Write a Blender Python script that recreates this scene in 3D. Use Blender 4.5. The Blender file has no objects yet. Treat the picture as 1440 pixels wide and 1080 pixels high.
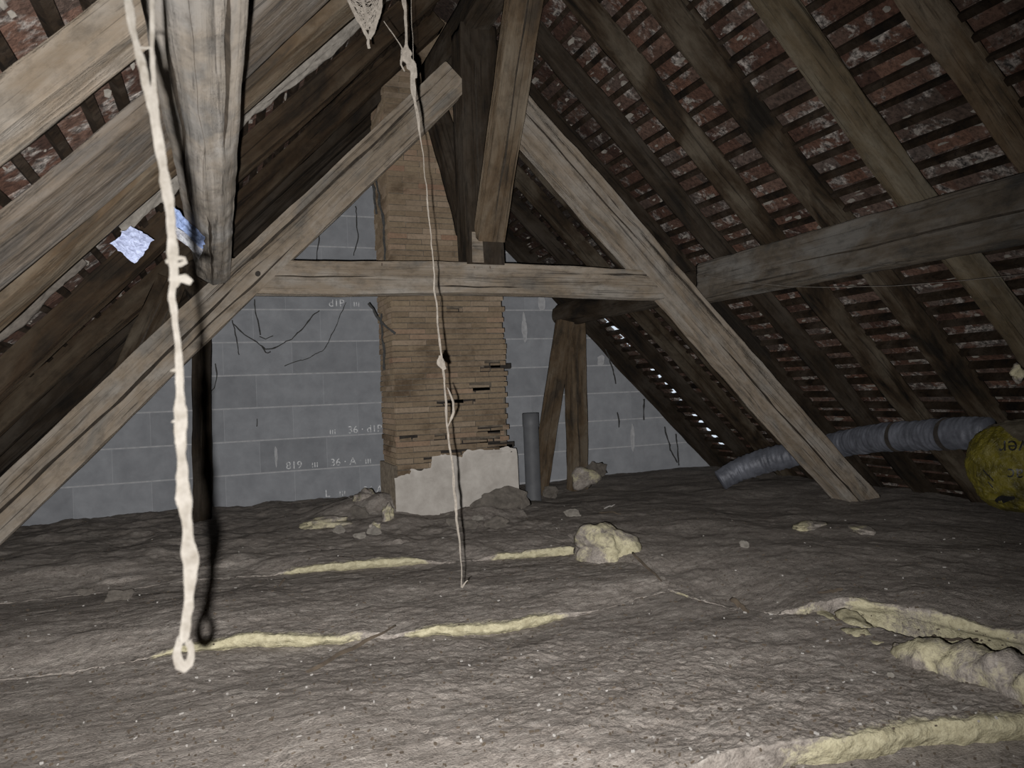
import bpy, bmesh, math, random
import numpy as np
from mathutils import Vector, Matrix
from mathutils.bvhtree import BVHTree

random.seed(7)
RNG = np.random.default_rng(7)
S = bpy.context.scene
C = S.collection

# ------------------------------------------------------------------ camera, sky, flash, exposure
F_PX = 1048.0
YAW, PITCH, ROLL = math.radians(21.24), math.radians(0.42), math.radians(2.22)
_f = np.array([math.sin(YAW) * math.cos(PITCH), math.cos(YAW) * math.cos(PITCH), math.sin(PITCH)])
_r0 = np.array([math.cos(YAW), -math.sin(YAW), 0.0])
_d0 = np.cross(_f, _r0)
CAM_R = math.cos(ROLL) * _r0 + math.sin(ROLL) * _d0
CAM_D = -math.sin(ROLL) * _r0 + math.cos(ROLL) * _d0
CAM_F = _f
cam_data = bpy.data.cameras.new('camera')
cam_data.sensor_width = 36.0
cam_data.lens = 36.0 * F_PX / 1440.0
cam_data.clip_start = 0.02
cam_data.dof.use_dof = True
cam_data.dof.focus_distance = 3.6
cam_data.dof.aperture_fstop = 10.0
cam = bpy.data.objects.new('camera', cam_data)
C.objects.link(cam)
cam.matrix_world = Matrix(((CAM_R[0], -CAM_D[0], -CAM_F[0], 0), (CAM_R[1], -CAM_D[1], -CAM_F[1], 0),
                           (CAM_R[2], -CAM_D[2], -CAM_F[2], 0), (0, 0, 0, 1)))
S.camera = cam

world = bpy.data.worlds.new('sky')
S.world = world
world.use_nodes = True
world.node_tree.nodes['Background'].inputs[0].default_value = (0.78, 0.88, 1.0, 1)
world.node_tree.nodes['Background'].inputs[1].default_value = 0.9

S.view_settings.view_transform = 'Standard'
S.view_settings.look = 'None'
S.view_settings.gamma = 1
S.view_settings.exposure = 0.0
S.view_settings.use_curve_mapping = False

# the phone's flash: a small lamp just beside and below the lens
fl = bpy.data.lights.new('phone_flash', 'SPOT')
fl.energy = 1060.0
fl.color = (1.0, 0.97, 0.945)
fl.shadow_soft_size = 0.004
fl.spot_size = math.radians(122)
fl.spot_blend = 1.0
fl.use_nodes = True
_nt = fl.node_tree
_fo = _nt.nodes.new('ShaderNodeLightFalloff')
_fo.inputs['Strength'].default_value = 1.0
_fo.inputs['Smooth'].default_value = 4.5
_nt.links.new(_fo.outputs['Quadratic'], _nt.nodes['Emission'].inputs['Strength'])
flo = bpy.data.objects.new('phone_flash', fl)
C.objects.link(flo)
flo.location = Vector(-0.020 * CAM_R + 0.022 * CAM_D)


def ray(x, y):
    return CAM_R * ((x - 720) / F_PX) + CAM_D * ((y - 540) / F_PX) + CAM_F


def at_depth(x, y, Y):
    d = ray(x, y)
    return Vector(d * (Y / d[1]))


def on_floor(x, y, z):
    d = ray(x, y)
    return Vector(d * (z / d[2]))


def in_plane(x, y, n, c):
    d = ray(x, y)
    return Vector(d * (c / float(np.dot(np.array(n, float), d))))


def project(p):
    p = np.array(p, float)
    z = float(p @ CAM_F)
    if z < 0.05:
        return None
    return 720 + F_PX * float(p @ CAM_R) / z, 540 + F_PX * float(p @ CAM_D) / z, z


flo.rotation_euler = Vector(ray(500, 640)).to_track_quat('-Z', 'Y').to_euler()


# ------------------------------------------------------------------ noise
def _hash(i, j, k):
    n = (i * 374761393 + j * 668265263 + k * 2147483647) & 0xFFFFFFFF
    n = ((n ^ (n >> 13)) * 1274126177) & 0xFFFFFFFF
    n = (n ^ (n >> 16)) & 0xFFFFFFFF
    return n.astype(np.float64) / 4294967295.0 * 2 - 1


def vnoise(x, y, z=0.0):
    x, y, z = np.broadcast_arrays(np.asarray(x, float), np.asarray(y, float), np.asarray(z, float))
    i, j, k = np.floor(x).astype(np.int64), np.floor(y).astype(np.int64), np.floor(z).astype(np.int64)
    fx, fy, fz = x - i, y - j, z - k
    u, v, w = fx * fx * (3 - 2 * fx), fy * fy * (3 - 2 * fy), fz * fz * (3 - 2 * fz)
    r = 0
    for a in (0, 1):
        for b in (0, 1):
            for c in (0, 1):
                r = r + _hash(i + a, j + b, k + c) * (u if a else 1 - u) * (v if b else 1 - v) * (w if c else 1 - w)
    return r


def fbm(x, y, z=0.0, o=4):
    x, y, z = np.asarray(x, float), np.asarray(y, float), np.asarray(z, float)
    r, a, t = 0, 1.0, 0
    for q in range(o):
        r = r + a * vnoise(x * 2 ** q + 17.3 * q, y * 2 ** q - 9.1 * q, z * 2 ** q + 5.7 * q)
        t += a
        a *= 0.5
    return r / t


# ------------------------------------------------------------------ materials
def ramp(nt, stops):
    n = nt.nodes.new('ShaderNodeValToRGB')
    el = n.color_ramp.elements
    while len(el) < len(stops):
        el.new(0.5)
    for e, (p, c) in zip(el, stops):
        e.position = p
        e.color = (c[0], c[1], c[2], 1) if not isinstance(c, (int, float)) else (c, c, c, 1)
    return n


GAIN = {'weathered_oak': 0.66, 'pale_dusty_oak': 0.43, 'brown_softwood': 0.6, 'dim_brown_softwood': 0.42, 'dark_old_oak': 0.42, 'batten_wood': 0.45,
        'rafter_wood': 0.44, 'grey_purlin_oak': 0.62, 'light_rafter_wood': 0.48, 'dust_crusted_board': 0.52, 'clay_tile': 0.52, 'clay_tile_field': 0.52,
        'thin_clay_brick': 0.80, 'thin_clay_brick_stack': 0.68, 'concrete_block': 1.16, 'block_mortar': 1.05, 'chimney_mortar': 0.6, 'grey_plaster': 0.72,
        'dusty_string': 0.34, 'grey_cobweb': 0.42, 'dusty_stone': 0.62, 'pale_rubble': 0.6, 'wool_lump': 0.6, 'grey_plastic_pipe': 0.7, 'pale_chip': 0.4,
        'dusty_glass_wool': 0.63, 'dusty_foil_duct': 0.85, 'yellow_plastic_sack': 0.6, 'dusty_clear_film': 0.45, 'pale_blue_film': 0.7, 'white_film': 0.6, 'bright_film': 0.8}


class Mat:
    def __init__(self, name, rough=0.9, spec=0.2):
        self.gain = GAIN.get(name, 1.0)
        self.m = bpy.data.materials.new(name)
        self.m.use_nodes = True
        self.nt = self.m.node_tree
        self.b = self.nt.nodes['Principled BSDF']
        self.b.inputs['Roughness'].default_value = rough
        self.b.inputs['Specular IOR Level'].default_value = spec
        self.b.inputs['Diffuse Roughness'].default_value = 1.0 if rough > 0.8 else 0.3

    def n(self, t, **k):
        o = self.nt.nodes.new(t)
        for a, v in k.items():
            setattr(o, a, v)
        return o

    def l(self, a, b):
        self.nt.links.new(a, b)

    def coords(self, scale, kind='Object', rand=True):
        tc = self.n('ShaderNodeTexCoord')
        src = tc.outputs[kind]
        if kind == 'World':
            pass
        if rand:
            oi = self.n('ShaderNodeObjectInfo')
            vm = self.n('ShaderNodeVectorMath', operation='MULTIPLY_ADD')
            cb = self.n('ShaderNodeCombineXYZ')
            for q in range(3):
                self.l(oi.outputs['Random'], cb.inputs[q])
            self.l(cb.outputs[0], vm.inputs[0])
            vm.inputs[1].default_value = (37.0, 11.0, 23.0)
            self.l(src, vm.inputs[2])
            src = vm.outputs[0]
        mp = self.n('ShaderNodeMapping')
        mp.inputs['Scale'].default_value = scale
        self.l(src, mp.inputs['Vector'])
        return mp.outputs[0]

    def world(self, scale):
        g = self.n('ShaderNodeNewGeometry')
        mp = self.n('ShaderNodeMapping')
        mp.inputs['Scale'].default_value = scale
        self.l(g.outputs['Position'], mp.inputs['Vector'])
        return mp.outputs[0]

    def noise(self, vec, scale=1.0, detail=6, rough=0.6, dist=0.0):
        t = self.n('ShaderNodeTexNoise')
        t.inputs['Scale'].default_value = scale
        t.inputs['Detail'].default_value = detail
        t.inputs['Roughness'].default_value = rough
        t.inputs['Distortion'].default_value = dist
        self.l(vec, t.inputs['Vector'])
        return t.outputs['Fac']

    def ramp(self, fac, stops):
        r = ramp(self.nt, stops)
        self.l(fac, r.inputs[0])
        return r.outputs[0]

    def mix(self, fac, a, b, mode='MIX'):
        m = self.n('ShaderNodeMix', data_type='RGBA', blend_type=mode)
        if isinstance(fac, (int, float)):
            m.inputs[0].default_value = fac
        else:
            self.l(fac, m.inputs[0])
        for s, v in ((6, a), (7, b)):
            if isinstance(v, tuple):
                m.inputs[s].default_value = (v[0], v[1], v[2], 1)
            else:
                self.l(v, m.inputs[s])
        return m.outputs[2]

    def color(self, c):
        if self.gain != 1.0 and not isinstance(c, tuple):
            c = self.mix(1.0, c, (self.gain,) * 3, 'MULTIPLY')
        if isinstance(c, tuple):
            self.b.inputs['Base Color'].default_value = (c[0], c[1], c[2], 1)
        else:
            self.l(c, self.b.inputs['Base Color'])

    def bump(self, h, strength=0.5, dist=0.01):
        b = self.n('ShaderNodeBump')
        b.inputs['Strength'].default_value = strength
        b.inputs['Distance'].default_value = dist
        self.l(h, b.inputs['Height'])
        self.l(b.outputs[0], self.b.inputs['Normal'])


def wood(name, dark, mid, light, blotch=0.5, bump=0.6):
    M = Mat(name, 0.9, 0.12)
    v = M.coords((1.1, 20, 20))
    s1 = M.noise(v, 1.0, 8, 0.62, 0.8)
    v2 = M.coords((2.4, 6, 6))
    s2 = M.noise(v2, 1.0, 6, 0.6, 0.4)
    base = M.ramp(s1, [(0.3, dark), (0.5, mid), (0.7, light)])
    warm = (mid[0] * 1.15, mid[1] * 0.95, mid[2] * 0.72)
    bl = M.ramp(s2, [(0.36, dark), (0.47, warm), (0.64, light)])
    col = M.mix(blotch, base, bl)
    v3 = M.coords((0.9, 46, 46))
    s3 = M.noise(v3, 1.0, 6, 0.7, 1.0)
    lines = M.ramp(s3, [(0.36, 0.22), (0.44, 1.0)])
    col = M.mix(0.8, col, lines, 'MULTIPLY')
    v4 = M.coords((14, 22, 22))
    s4 = M.noise(v4, 1.0, 5, 0.7)
    col = M.mix(0.55, col, M.ramp(s4, [(0.34, 0.45), (0.52, 1.0)]), 'MULTIPLY')
    M.color(col)
    ad = M.n('ShaderNodeMath', operation='ADD')
    M.l(s1, ad.inputs[0])
    M.l(s3, ad.inputs[1])
    ad2 = M.n('ShaderNodeMath', operation='ADD')
    M.l(ad.outputs[0], ad2.inputs[0])
    M.l(s4, ad2.inputs[1])
    M.bump(ad2.outputs[0], bump, 0.014)
    return M.m


W_GREY = wood('weathered_oak', (0.09, 0.080, 0.067), (0.195, 0.176, 0.152), (0.30, 0.277, 0.246))
W_PURLIN = wood('grey_purlin_oak', (0.03, 0.028, 0.025), (0.075, 0.070, 0.063), (0.15, 0.143, 0.131), 0.6)
W_PALE = wood('pale_dusty_oak', (0.12, 0.113, 0.103), (0.25, 0.238, 0.22), (0.36, 0.345, 0.325), 0.4)
W_BROWN = wood('brown_softwood', (0.03, 0.023, 0.017), (0.095, 0.075, 0.054), (0.20, 0.165, 0.122), 0.6)
W_DIM = wood('dim_brown_softwood', (0.014, 0.010, 0.007), (0.05, 0.036, 0.024), (0.11, 0.085, 0.058), 0.6)
W_DARK = wood('dark_old_oak', (0.010, 0.008, 0.0065), (0.036, 0.029, 0.022), (0.09, 0.074, 0.058), 0.6)
W_BATT = wood('batten_wood', (0.006, 0.0045, 0.0035), (0.022, 0.016, 0.011), (0.06, 0.045, 0.033), 0.7)
W_RAFT = wood('rafter_wood', (0.008, 0.0065, 0.005), (0.045, 0.036, 0.027), (0.15, 0.125, 0.092), 0.8)
W_OLIVE = wood('light_rafter_wood', (0.05, 0.042, 0.03), (0.12, 0.102, 0.072), (0.21, 0.185, 0.14), 0.5)
W_DUST = wood('dust_crusted_board', (0.08, 0.07, 0.06), (0.165, 0.148, 0.13), (0.27, 0.25, 0.228), 0.5)


def tile_mat(name, island):
    M = Mat(name, 0.9, 0.2)
    if island:
        g = M.n('ShaderNodeNewGeometry')
        rnd = g.outputs['Random Per Island']
    else:
        g = M.n('ShaderNodeObjectInfo')
        rnd = g.outputs['Random']
    base = M.ramp(rnd, [(0.0, (0.075, 0.040, 0.030)), (0.3, (0.15, 0.078, 0.054)), (0.55, (0.095, 0.070, 0.058)),
                        (0.75, (0.19, 0.105, 0.075)), (1.0, (0.13, 0.105, 0.092))])
    n1 = M.noise(M.world((9, 9, 9)), 1.0, 7, 0.65, 0.5)
    mort = M.ramp(n1, [(0.52, 0.0), (0.60, 1.0)])
    n2 = M.noise(M.world((45, 45, 45)), 1.0, 5, 0.7)
    grey = M.ramp(n2, [(0.34, (0.06, 0.052, 0.047)), (0.66, (0.52, 0.47, 0.43))])
    c = M.mix(mort, base, grey)
    # tiles coloured darker round the stack, painting in the gloom of the far roof
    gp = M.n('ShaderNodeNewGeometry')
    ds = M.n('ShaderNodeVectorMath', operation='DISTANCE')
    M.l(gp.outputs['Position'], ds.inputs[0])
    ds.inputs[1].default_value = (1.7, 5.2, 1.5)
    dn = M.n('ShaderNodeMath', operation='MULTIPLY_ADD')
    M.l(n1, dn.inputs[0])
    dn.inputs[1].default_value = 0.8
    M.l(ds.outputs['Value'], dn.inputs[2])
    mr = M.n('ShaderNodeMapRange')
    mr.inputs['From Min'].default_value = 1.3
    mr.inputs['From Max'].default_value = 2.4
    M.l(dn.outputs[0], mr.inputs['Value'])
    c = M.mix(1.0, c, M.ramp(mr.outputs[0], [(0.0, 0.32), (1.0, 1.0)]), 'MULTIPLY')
    c = M.mix(0.85, c, M.ramp(n2, [(0.34, 0.25), (0.58, 1.0)]), 'MULTIPLY')
    M.color(c)
    M.bump(n2, 0.9, 0.02)
    return M.m


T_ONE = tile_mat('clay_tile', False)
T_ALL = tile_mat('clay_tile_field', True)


def brick_mat(name, island):
    M = Mat(name, 0.92, 0.15)
    if island:
        rnd = M.n('ShaderNodeNewGeometry').outputs['Random Per Island']
    else:
        rnd = M.n('ShaderNodeObjectInfo').outputs['Random']
    base = M.ramp(rnd, [(0.0, (0.17, 0.132, 0.092)), (0.35, (0.215, 0.170, 0.118)), (0.6, (0.185, 0.142, 0.099)),
                        (0.8, (0.25, 0.202, 0.150)), (0.97, (0.235, 0.17, 0.12)), (1.0, (0.21, 0.135, 0.094))])
    n1 = M.noise(M.world((3.2, 3.2, 5.5)), 1.0, 5, 0.6, 0.4)
    soot = M.ramp(n1, [(0.34, (0.50, 0.46, 0.43)), (0.46, (0.95, 0.92, 0.90)), (0.66, (1.12, 1.10, 1.08))])
    n2 = M.noise(M.world((60, 60, 60)), 1.0, 4, 0.7)
    c = M.mix(1.0, base, soot, 'MULTIPLY')
    c = M.mix(0.5, c, M.ramp(n2, [(0.3, 0.5), (0.6, 1.0)]), 'MULTIPLY')
    M.color(c)
    M.bump(n2, 0.6, 0.008)
    return M.m


BRICK = brick_mat('thin_clay_brick', False)
BRICK_ALL = brick_mat('thin_clay_brick_stack', True)


def simple(name, stops, scale=20.0, bump=0.4, rough=0.9, spec=0.2, dist=0.008, rand=0.0, detail=6):
    M = Mat(name, rough, spec)
    n1 = M.noise(M.world((1, 1, 1)), scale, detail, 0.65, 0.2)
    c = M.ramp(n1, stops)
    if rand:
        oi = M.n('ShaderNodeObjectInfo')
        c = M.mix(1.0, c, M.ramp(oi.outputs['Random'], [(0.0, 1 - rand), (1.0, 1.0)]), 'MULTIPLY')
    M.color(c)
    M.bump(n1, bump, dist)
    return M.m


BLOCK = simple('concrete_block', [(0.3, (0.168, 0.176, 0.19)), (0.7, (0.232, 0.242, 0.258))], 7.0, 0.25, 0.95, 0.1, 0.004, 0.16, 10)
MORTAR = simple('block_mortar', [(0.3, (0.25, 0.255, 0.265)), (0.7, (0.36, 0.365, 0.375))], 25.0, 0.4)
BMORTAR = simple('chimney_mortar', [(0.3, (0.075, 0.062, 0.047)), (0.7, (0.20, 0.168, 0.130))], 30.0, 0.6)
SOOT = simple('soot_cavity', [(0.3, (0.012, 0.01, 0.009)), (0.7, (0.03, 0.026, 0.022))], 20.0)
CRACK = simple('shaded_split', [(0.3, (0.012, 0.010, 0.008)), (0.7, (0.035, 0.028, 0.021))], 30.0)  # split faces coloured near black: painted-in shade of the depth, plus grime
PLASTER = simple('grey_plaster', [(0.3, (0.36, 0.335, 0.305)), (0.7, (0.50, 0.475, 0.44))], 11.0, 0.5, 0.95, 0.1, 0.006)
STAMP = simple('faded_white_stamp', [(0.38, (0.22, 0.23, 0.24)), (0.58, (0.58, 0.59, 0.60))], 60.0, 0.1)
STRING = simple('dusty_string', [(0.3, (0.34, 0.305, 0.255)), (0.7, (0.60, 0.565, 0.51))], 90.0, 0.6)
STRING2 = simple('grey_cobweb', [(0.3, (0.22, 0.195, 0.165)), (0.7, (0.42, 0.38, 0.33))], 90.0, 0.6)
DARKWEB = simple('sooty_cobweb', [(0.3, (0.02, 0.02, 0.02)), (0.7, (0.05, 0.05, 0.048))], 90.0, 0.3)
STONE = simple('dusty_stone', [(0.3, (0.07, 0.062, 0.054)), (0.7, (0.17, 0.152, 0.132))], 25.0, 0.8)
PALESTONE = simple('pale_rubble', [(0.3, (0.14, 0.128, 0.112)), (0.7, (0.29, 0.27, 0.24))], 25.0, 0.8)
LUMP = simple('wool_lump', [(0.3, (0.24, 0.20, 0.12)), (0.5, (0.40, 0.36, 0.24)), (0.7, (0.52, 0.48, 0.35))], 18.0, 0.9, dist=0.02)
PIPE = simple('grey_plastic_pipe', [(0.3, (0.085, 0.088, 0.096)), (0.7, (0.115, 0.12, 0.128))], 9.0, 0.1, 0.6, 0.3)
FLOORM = simple('attic_boards', [(0.3, (0.05, 0.045, 0.04)), (0.7, (0.12, 0.105, 0.09))], 8.0)
CHIPS_W = simple('pale_chip', [(0.3, (0.38, 0.36, 0.33)), (0.7, (0.62, 0.60, 0.57))], 12.0, 0.2)
CHIPS_D = simple('dark_chip', [(0.3, (0.025, 0.02, 0.016)), (0.7, (0.07, 0.055, 0.04))], 12.0, 0.2)
BLACK = simple('black_print', [(0.3, (0.006, 0.006, 0.006)), (0.7, (0.012, 0.012, 0.012))], 12.0, 0.0, 0.5, 0.4)
IRON = simple('rusty_iron', [(0.3, (0.03, 0.02, 0.015)), (0.7, (0.10, 0.065, 0.045))], 40.0, 0.5, 0.7, 0.4)


def wool_mat():
    M = Mat('dusty_glass_wool', 1.0, 0.05)
    at = M.n('ShaderNodeAttribute', attribute_name='exposed')
    n1 = M.noise(M.world((7, 10, 9)), 1.0, 8, 0.7, 0.6)
    n2 = M.noise(M.world((42, 52, 50)), 1.0, 6, 0.72, 0.5)
    n3 = M.noise(M.world((160, 220, 200)), 1.0, 3, 0.6)
    dust = M.ramp(n1, [(0.3, (0.27, 0.238, 0.21)), (0.5, (0.36, 0.322, 0.288)), (0.68, (0.46, 0.42, 0.378))])
    dust = M.mix(0.85, dust, M.ramp(n2, [(0.34, 0.5), (0.5, 0.95), (0.68, 1.0)]), 'MULTIPLY')
    dust = M.mix(0.6, dust, M.ramp(n3, [(0.3, 0.45), (0.5, 1.0)]), 'MULTIPLY')
    n4 = M.noise(M.world((20, 52, 36)), 1.0, 4, 0.65, 0.8)
    dust = M.mix(M.ramp(n4, [(0.55, 0.0), (0.70, 0.55)]), dust, (0.60, 0.56, 0.51))
    dust = M.mix(M.ramp(n4, [(0.28, 0.6), (0.40, 0.0)]), dust, (0.12, 0.10, 0.085))
    pale = M.ramp(n3, [(0.66, 0.0), (0.74, 1.0)])
    dust = M.mix(pale, dust, (0.58, 0.55, 0.5))
    yel = M.ramp(n2, [(0.3, (0.32, 0.288, 0.185)), (0.6, (0.56, 0.52, 0.36))])
    nm = M.n('ShaderNodeMath', operation='MULTIPLY_ADD')
    M.l(n2, nm.inputs[0])
    nm.inputs[1].default_value = 0.9
    nm.inputs[2].default_value = -0.45
    ad = M.n('ShaderNodeMath', operation='ADD')
    M.l(at.outputs['Fac'], ad.inputs[0])
    M.l(nm.outputs[0], ad.inputs[1])
    f = M.ramp(ad.outputs[0], [(0.38, 0.0), (0.62, 1.0)])
    M.color(M.mix(f, dust, yel))
    h = M.n('ShaderNodeMath', operation='ADD')
    M.l(n2, h.inputs[0])
    M.l(n3, h.inputs[1])
    M.bump(h.outputs[0], 0.5, 0.010)
    M.b.inputs['Diffuse Roughness'].default_value = 0.0
    M.b.inputs['Sheen Weight'].default_value = 0.0
    M.b.inputs['Sheen Roughness'].default_value = 0.6
    M.b.inputs['Sheen Tint'].default_value = (0.9, 0.83, 0.75, 1)
    return M.m


WOOL = wool_mat()


def duct_mat():
    M = Mat('dusty_foil_duct', 0.55, 0.4)
    M.b.inputs['Metallic'].default_value = 0.25
    n1 = M.noise(M.world((10, 10, 10)), 1.0, 5, 0.6, 0.5)
    M.color(M.ramp(n1, [(0.3, (0.06, 0.064, 0.078)), (0.7, (0.15, 0.16, 0.19))]))
    M.bump(M.noise(M.world((70, 70, 70)), 1.0, 4, 0.6), 0.5, 0.006)
    return M.m


DUCT = duct_mat()


def bag_mat():
    M = Mat('yellow_plastic_sack', 0.42, 0.45)
    n1 = M.noise(M.world((9, 9, 9)), 1.0, 4, 0.6, 0.6)
    n2 = M.noise(M.world((28, 28, 28)), 1.0, 5, 0.6, 1.2)
    c = M.ramp(n1, [(0.35, (0.07, 0.060, 0.012)), (0.55, (0.20, 0.172, 0.022)), (0.75, (0.24, 0.21, 0.07))])
    M.color(c)
    M.bump(n2, 0.9, 0.025)
    return M.m


BAG = bag_mat()
FILM = simple('dusty_clear_film', [(0.3, (0.10, 0.085, 0.06)), (0.7, (0.20, 0.175, 0.13))], 12.0, 0.6, 0.45, 0.5, 0.02)


def glass_mat():
    M = Mat('cloudy_glass_tile', 0.5, 0.4)
    n1 = M.noise(M.world((18, 18, 18)), 1.0, 5, 0.6)
    tr = M.n('ShaderNodeBsdfTranslucent')
    M.l(M.ramp(n1, [(0.35, (0.35, 0.48, 0.75)), (0.65, (0.85, 0.90, 1.0))]), tr.inputs[0])
    cl = M.n('ShaderNodeBsdfTransparent')
    cl.inputs[0].default_value = (0.5, 0.62, 0.85, 1)
    mx = M.n('ShaderNodeMixShader')
    M.l(M.ramp(n1, [(0.4, 0.3), (0.62, 0.85)]), mx.inputs[0])
    M.l(cl.outputs[0], mx.inputs[1])
    M.l(tr.outputs[0], mx.inputs[2])
    M.l(mx.outputs[0], M.nt.nodes['Material Output'].inputs[0])
    return M.m


GLASS = glass_mat()


# ------------------------------------------------------------------ object helpers
def link(name, me, mat, parent=None, label=None, cat=None, group=None, kind=None, smooth=True):
    o = bpy.data.objects.new(name, me)
    C.objects.link(o)
    if mat is not None and len(me.materials) == 0:
        me.materials.append(mat)
    if smooth:
        me.shade_smooth()
    if parent is not None:
        o.parent = parent
    tag(o, label, cat, group, kind)
    return o


def tag(o, label=None, cat=None, group=None, kind=None):
    if label:
        o['label'] = label
    if cat:
        o['category'] = cat
    if group:
        o['group'] = group
    if kind:
        o['kind'] = kind
    return o


def empty(name, loc=(0, 0, 0), label=None, cat=None, group=None, kind=None):
    o = bpy.data.objects.new(name, None)
    o.location = loc
    C.objects.link(o)
    return tag(o, label, cat, group, kind)


def under(o, parent):
    """parent o to a thing while keeping its place"""
    o.parent = parent
    o.matrix_parent_inverse = Matrix.Translation(parent.location).inverted() if parent.type == 'EMPTY' else parent.matrix_basis.inverted()
    return o


def mesh(name, verts, faces):
    me = bpy.data.meshes.new(name)
    me.from_pydata([tuple(map(float, v)) for v in verts], [], faces)
    me.update()
    return me


def grid_faces(n, m, wrap=False, flip=False):
    fs = []
    mm = m if wrap else m - 1
    for i in range(n - 1):
        for j in range(mm):
            a, b = i * m + j, i * m + (j + 1) % m
            c, d = (i + 1) * m + (j + 1) % m, (i + 1) * m + j
            fs.append((a, d, c, b) if flip else (a, b, c, d))
    return fs


def box_data(x0, x1, y0, y1, z0, z1):
    v = [(x, y, z) for x in (x0, x1) for y in (y0, y1) for z in (z0, z1)]
    f = [(0, 1, 3, 2), (4, 6, 7, 5), (0, 4, 5, 1), (2, 3, 7, 6), (0, 2, 6, 4), (1, 5, 7, 3)]
    return v, f


def section(poly, n):
    """resample a convex section polygon evenly, easing the corners"""
    P = np.array(poly, float)
    Q = np.vstack([P, P[:1]])
    L = np.r_[0, np.cumsum(np.linalg.norm(np.diff(Q, axis=0), axis=1))]
    t = np.linspace(0, L[-1], n, endpoint=False) + L[-1] / n * 0.5
    R = np.c_[np.interp(t, L, Q[:, 0]), np.interp(t, L, Q[:, 1])]
    return 0.2 * np.roll(R, 1, 0) + 0.6 * R + 0.2 * np.roll(R, -1, 0)


def rect(w, h):
    return [(-w / 2, -h / 2), (w / 2, -h / 2), (w / 2, h / 2), (-w / 2, h / 2)]


_bn = [0]


def beam(name, p0, p1, poly, mat, label=None, cat='beam', group=None, side=None, rough=0.006, wave=0.012, taper=1.0,
         cracks=(), n=28, step=0.05, parent=None, round_end=False):
    """a hewn timber from p0 to p1; the section polygon is (sideways, up); cracks are (section index, from, to, depth)"""
    _bn[0] += 1
    sd = _bn[0] * 13.7
    p0, p1 = Vector(p0), Vector(p1)
    ax = (p1 - p0)
    Lg = ax.length
    ax.normalize()
    if side is None:
        side = Vector((0, 0, 1)).cross(ax)
    side = Vector(side)
    side = (side - ax * side.dot(ax)).normalized()
    up = ax.cross(side)
    big = section(poly, 240)
    bq = np.vstack([big, big[:1]])
    bl = np.r_[0, np.cumsum(np.linalg.norm(np.diff(bq, axis=0), axis=1))]
    per = bl[-1]
    base_t = [per * i / n for i in range(n)]
    ct = [per * c[0] for c in cracks]
    base_t = [t for t in base_t if all(abs((t - c + per / 2) % per - per / 2) > 0.03 for c in ct)]
    allt = [(t, -1, 0) for t in base_t] + [(c + o_, k, q) for k, c in enumerate(ct) for q, o_ in ((-1, -0.003 - 0.085 * cracks[k][3]), (0, 0.0), (1, 0.003 + 0.085 * cracks[k][3]))]
    allt.sort(key=lambda q: q[0])
    n = len(allt)
    t0 = np.array([q[0] for q in allt])
    own = np.array([q[1] for q in allt])
    rolq = np.array([q[2] for q in allt])
    ctr = big.mean(0)
    m = max(6, int(Lg / step))
    xs = np.linspace(0, Lg, m)
    V = []
    ang = t0 / per * 2 * math.pi
    ca, sa = np.cos(ang), np.sin(ang)
    for i, x in enumerate(xs):
        f = x / Lg
        k = 1 + (taper - 1) * f
        t = t0.copy()
        dep_ = np.zeros(n)
        for q, (cf, x0, x1, dep) in enumerate(cracks):
            g = own == q
            t[g] += 0.015 * float(fbm(x * 2.6 + sd, q * 5.3, sd, 3))
            e = 0.0
            if x0 < x < x1:
                e = min(1.0, 6 * min(x - x0, x1 - x) / max(x1 - x0, 0.01)) * (0.85 + 0.15 * float(vnoise(x * 9 + sd, q * 3.0)))
            t[g] -= rolq[g] * (0.003 + 0.085 * dep) * (0.92 * (1 - min(1.0, e)) + 0.3 * min(1.0, e) * float(vnoise(x * 14 + sd, q * 7.0)))
            dep_[g & (rolq == 0)] = dep * e
        t = t % per
        s = np.c_[np.interp(t, bl, bq[:, 0]), np.interp(t, bl, bq[:, 1])]
        s = (s - ctr) * k
        cy = wave * fbm(x * 0.7 + sd, 0.0, sd, 2) * math.sin(f * math.pi)
        cz = wave * fbm(x * 0.7 + sd, 9.0, sd, 2) * math.sin(f * math.pi)
        r = rough * (fbm(x * 2.2 + sd, ca * 1.3, sa * 1.3 + sd, 4) * 1.6 + 0.5 * fbm(x * 9 + sd, ca * 4, sa * 4 + sd, 2)) - dep_
        nr = s / np.maximum(np.linalg.norm(s, axis=1), 1e-6)[:, None]
        q = s + nr * r[:, None] + ctr + np.array([cy, cz])
        if round_end:
            e = min(f, 1 - f) * Lg
            if e < 0.06:
                q = ctr + (q - ctr) * (0.72 + 0.28 * math.sqrt(max(0, e / 0.06)))
        V += [(x, a, b) for a, b in q]
    fs = grid_faces(m, n, True, True)
    fs.append(tuple(range(n)))
    fs.append(tuple(range((m - 1) * n, m * n))[::-1])
    me = mesh(name, V, fs)
    o = link(name, me, mat, None, label, cat, group)
    if cracks:
        sm = np.ones(len(me.polygons), dtype=bool)
        mids = [j for j in range(n) if own[j] >= 0 and rolq[j] == 0]
        for j in mids:
            for i in range(m - 1):
                sm[i * n + j] = sm[i * n + (j - 1) % n] = False
        me.polygons.foreach_set('use_smooth', sm)
        me.materials.append(CRACK)
        me.polygons.foreach_set('material_index', (~sm).astype(np.int32))
    o.matrix_world = Matrix(((ax[0], side[0], up[0], p0[0]), (ax[1], side[1], up[1], p0[1]), (ax[2], side[2], up[2], p0[2]), (0, 0, 0, 1)))
    if parent is not None:
        under(o, parent)
    return o


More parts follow.
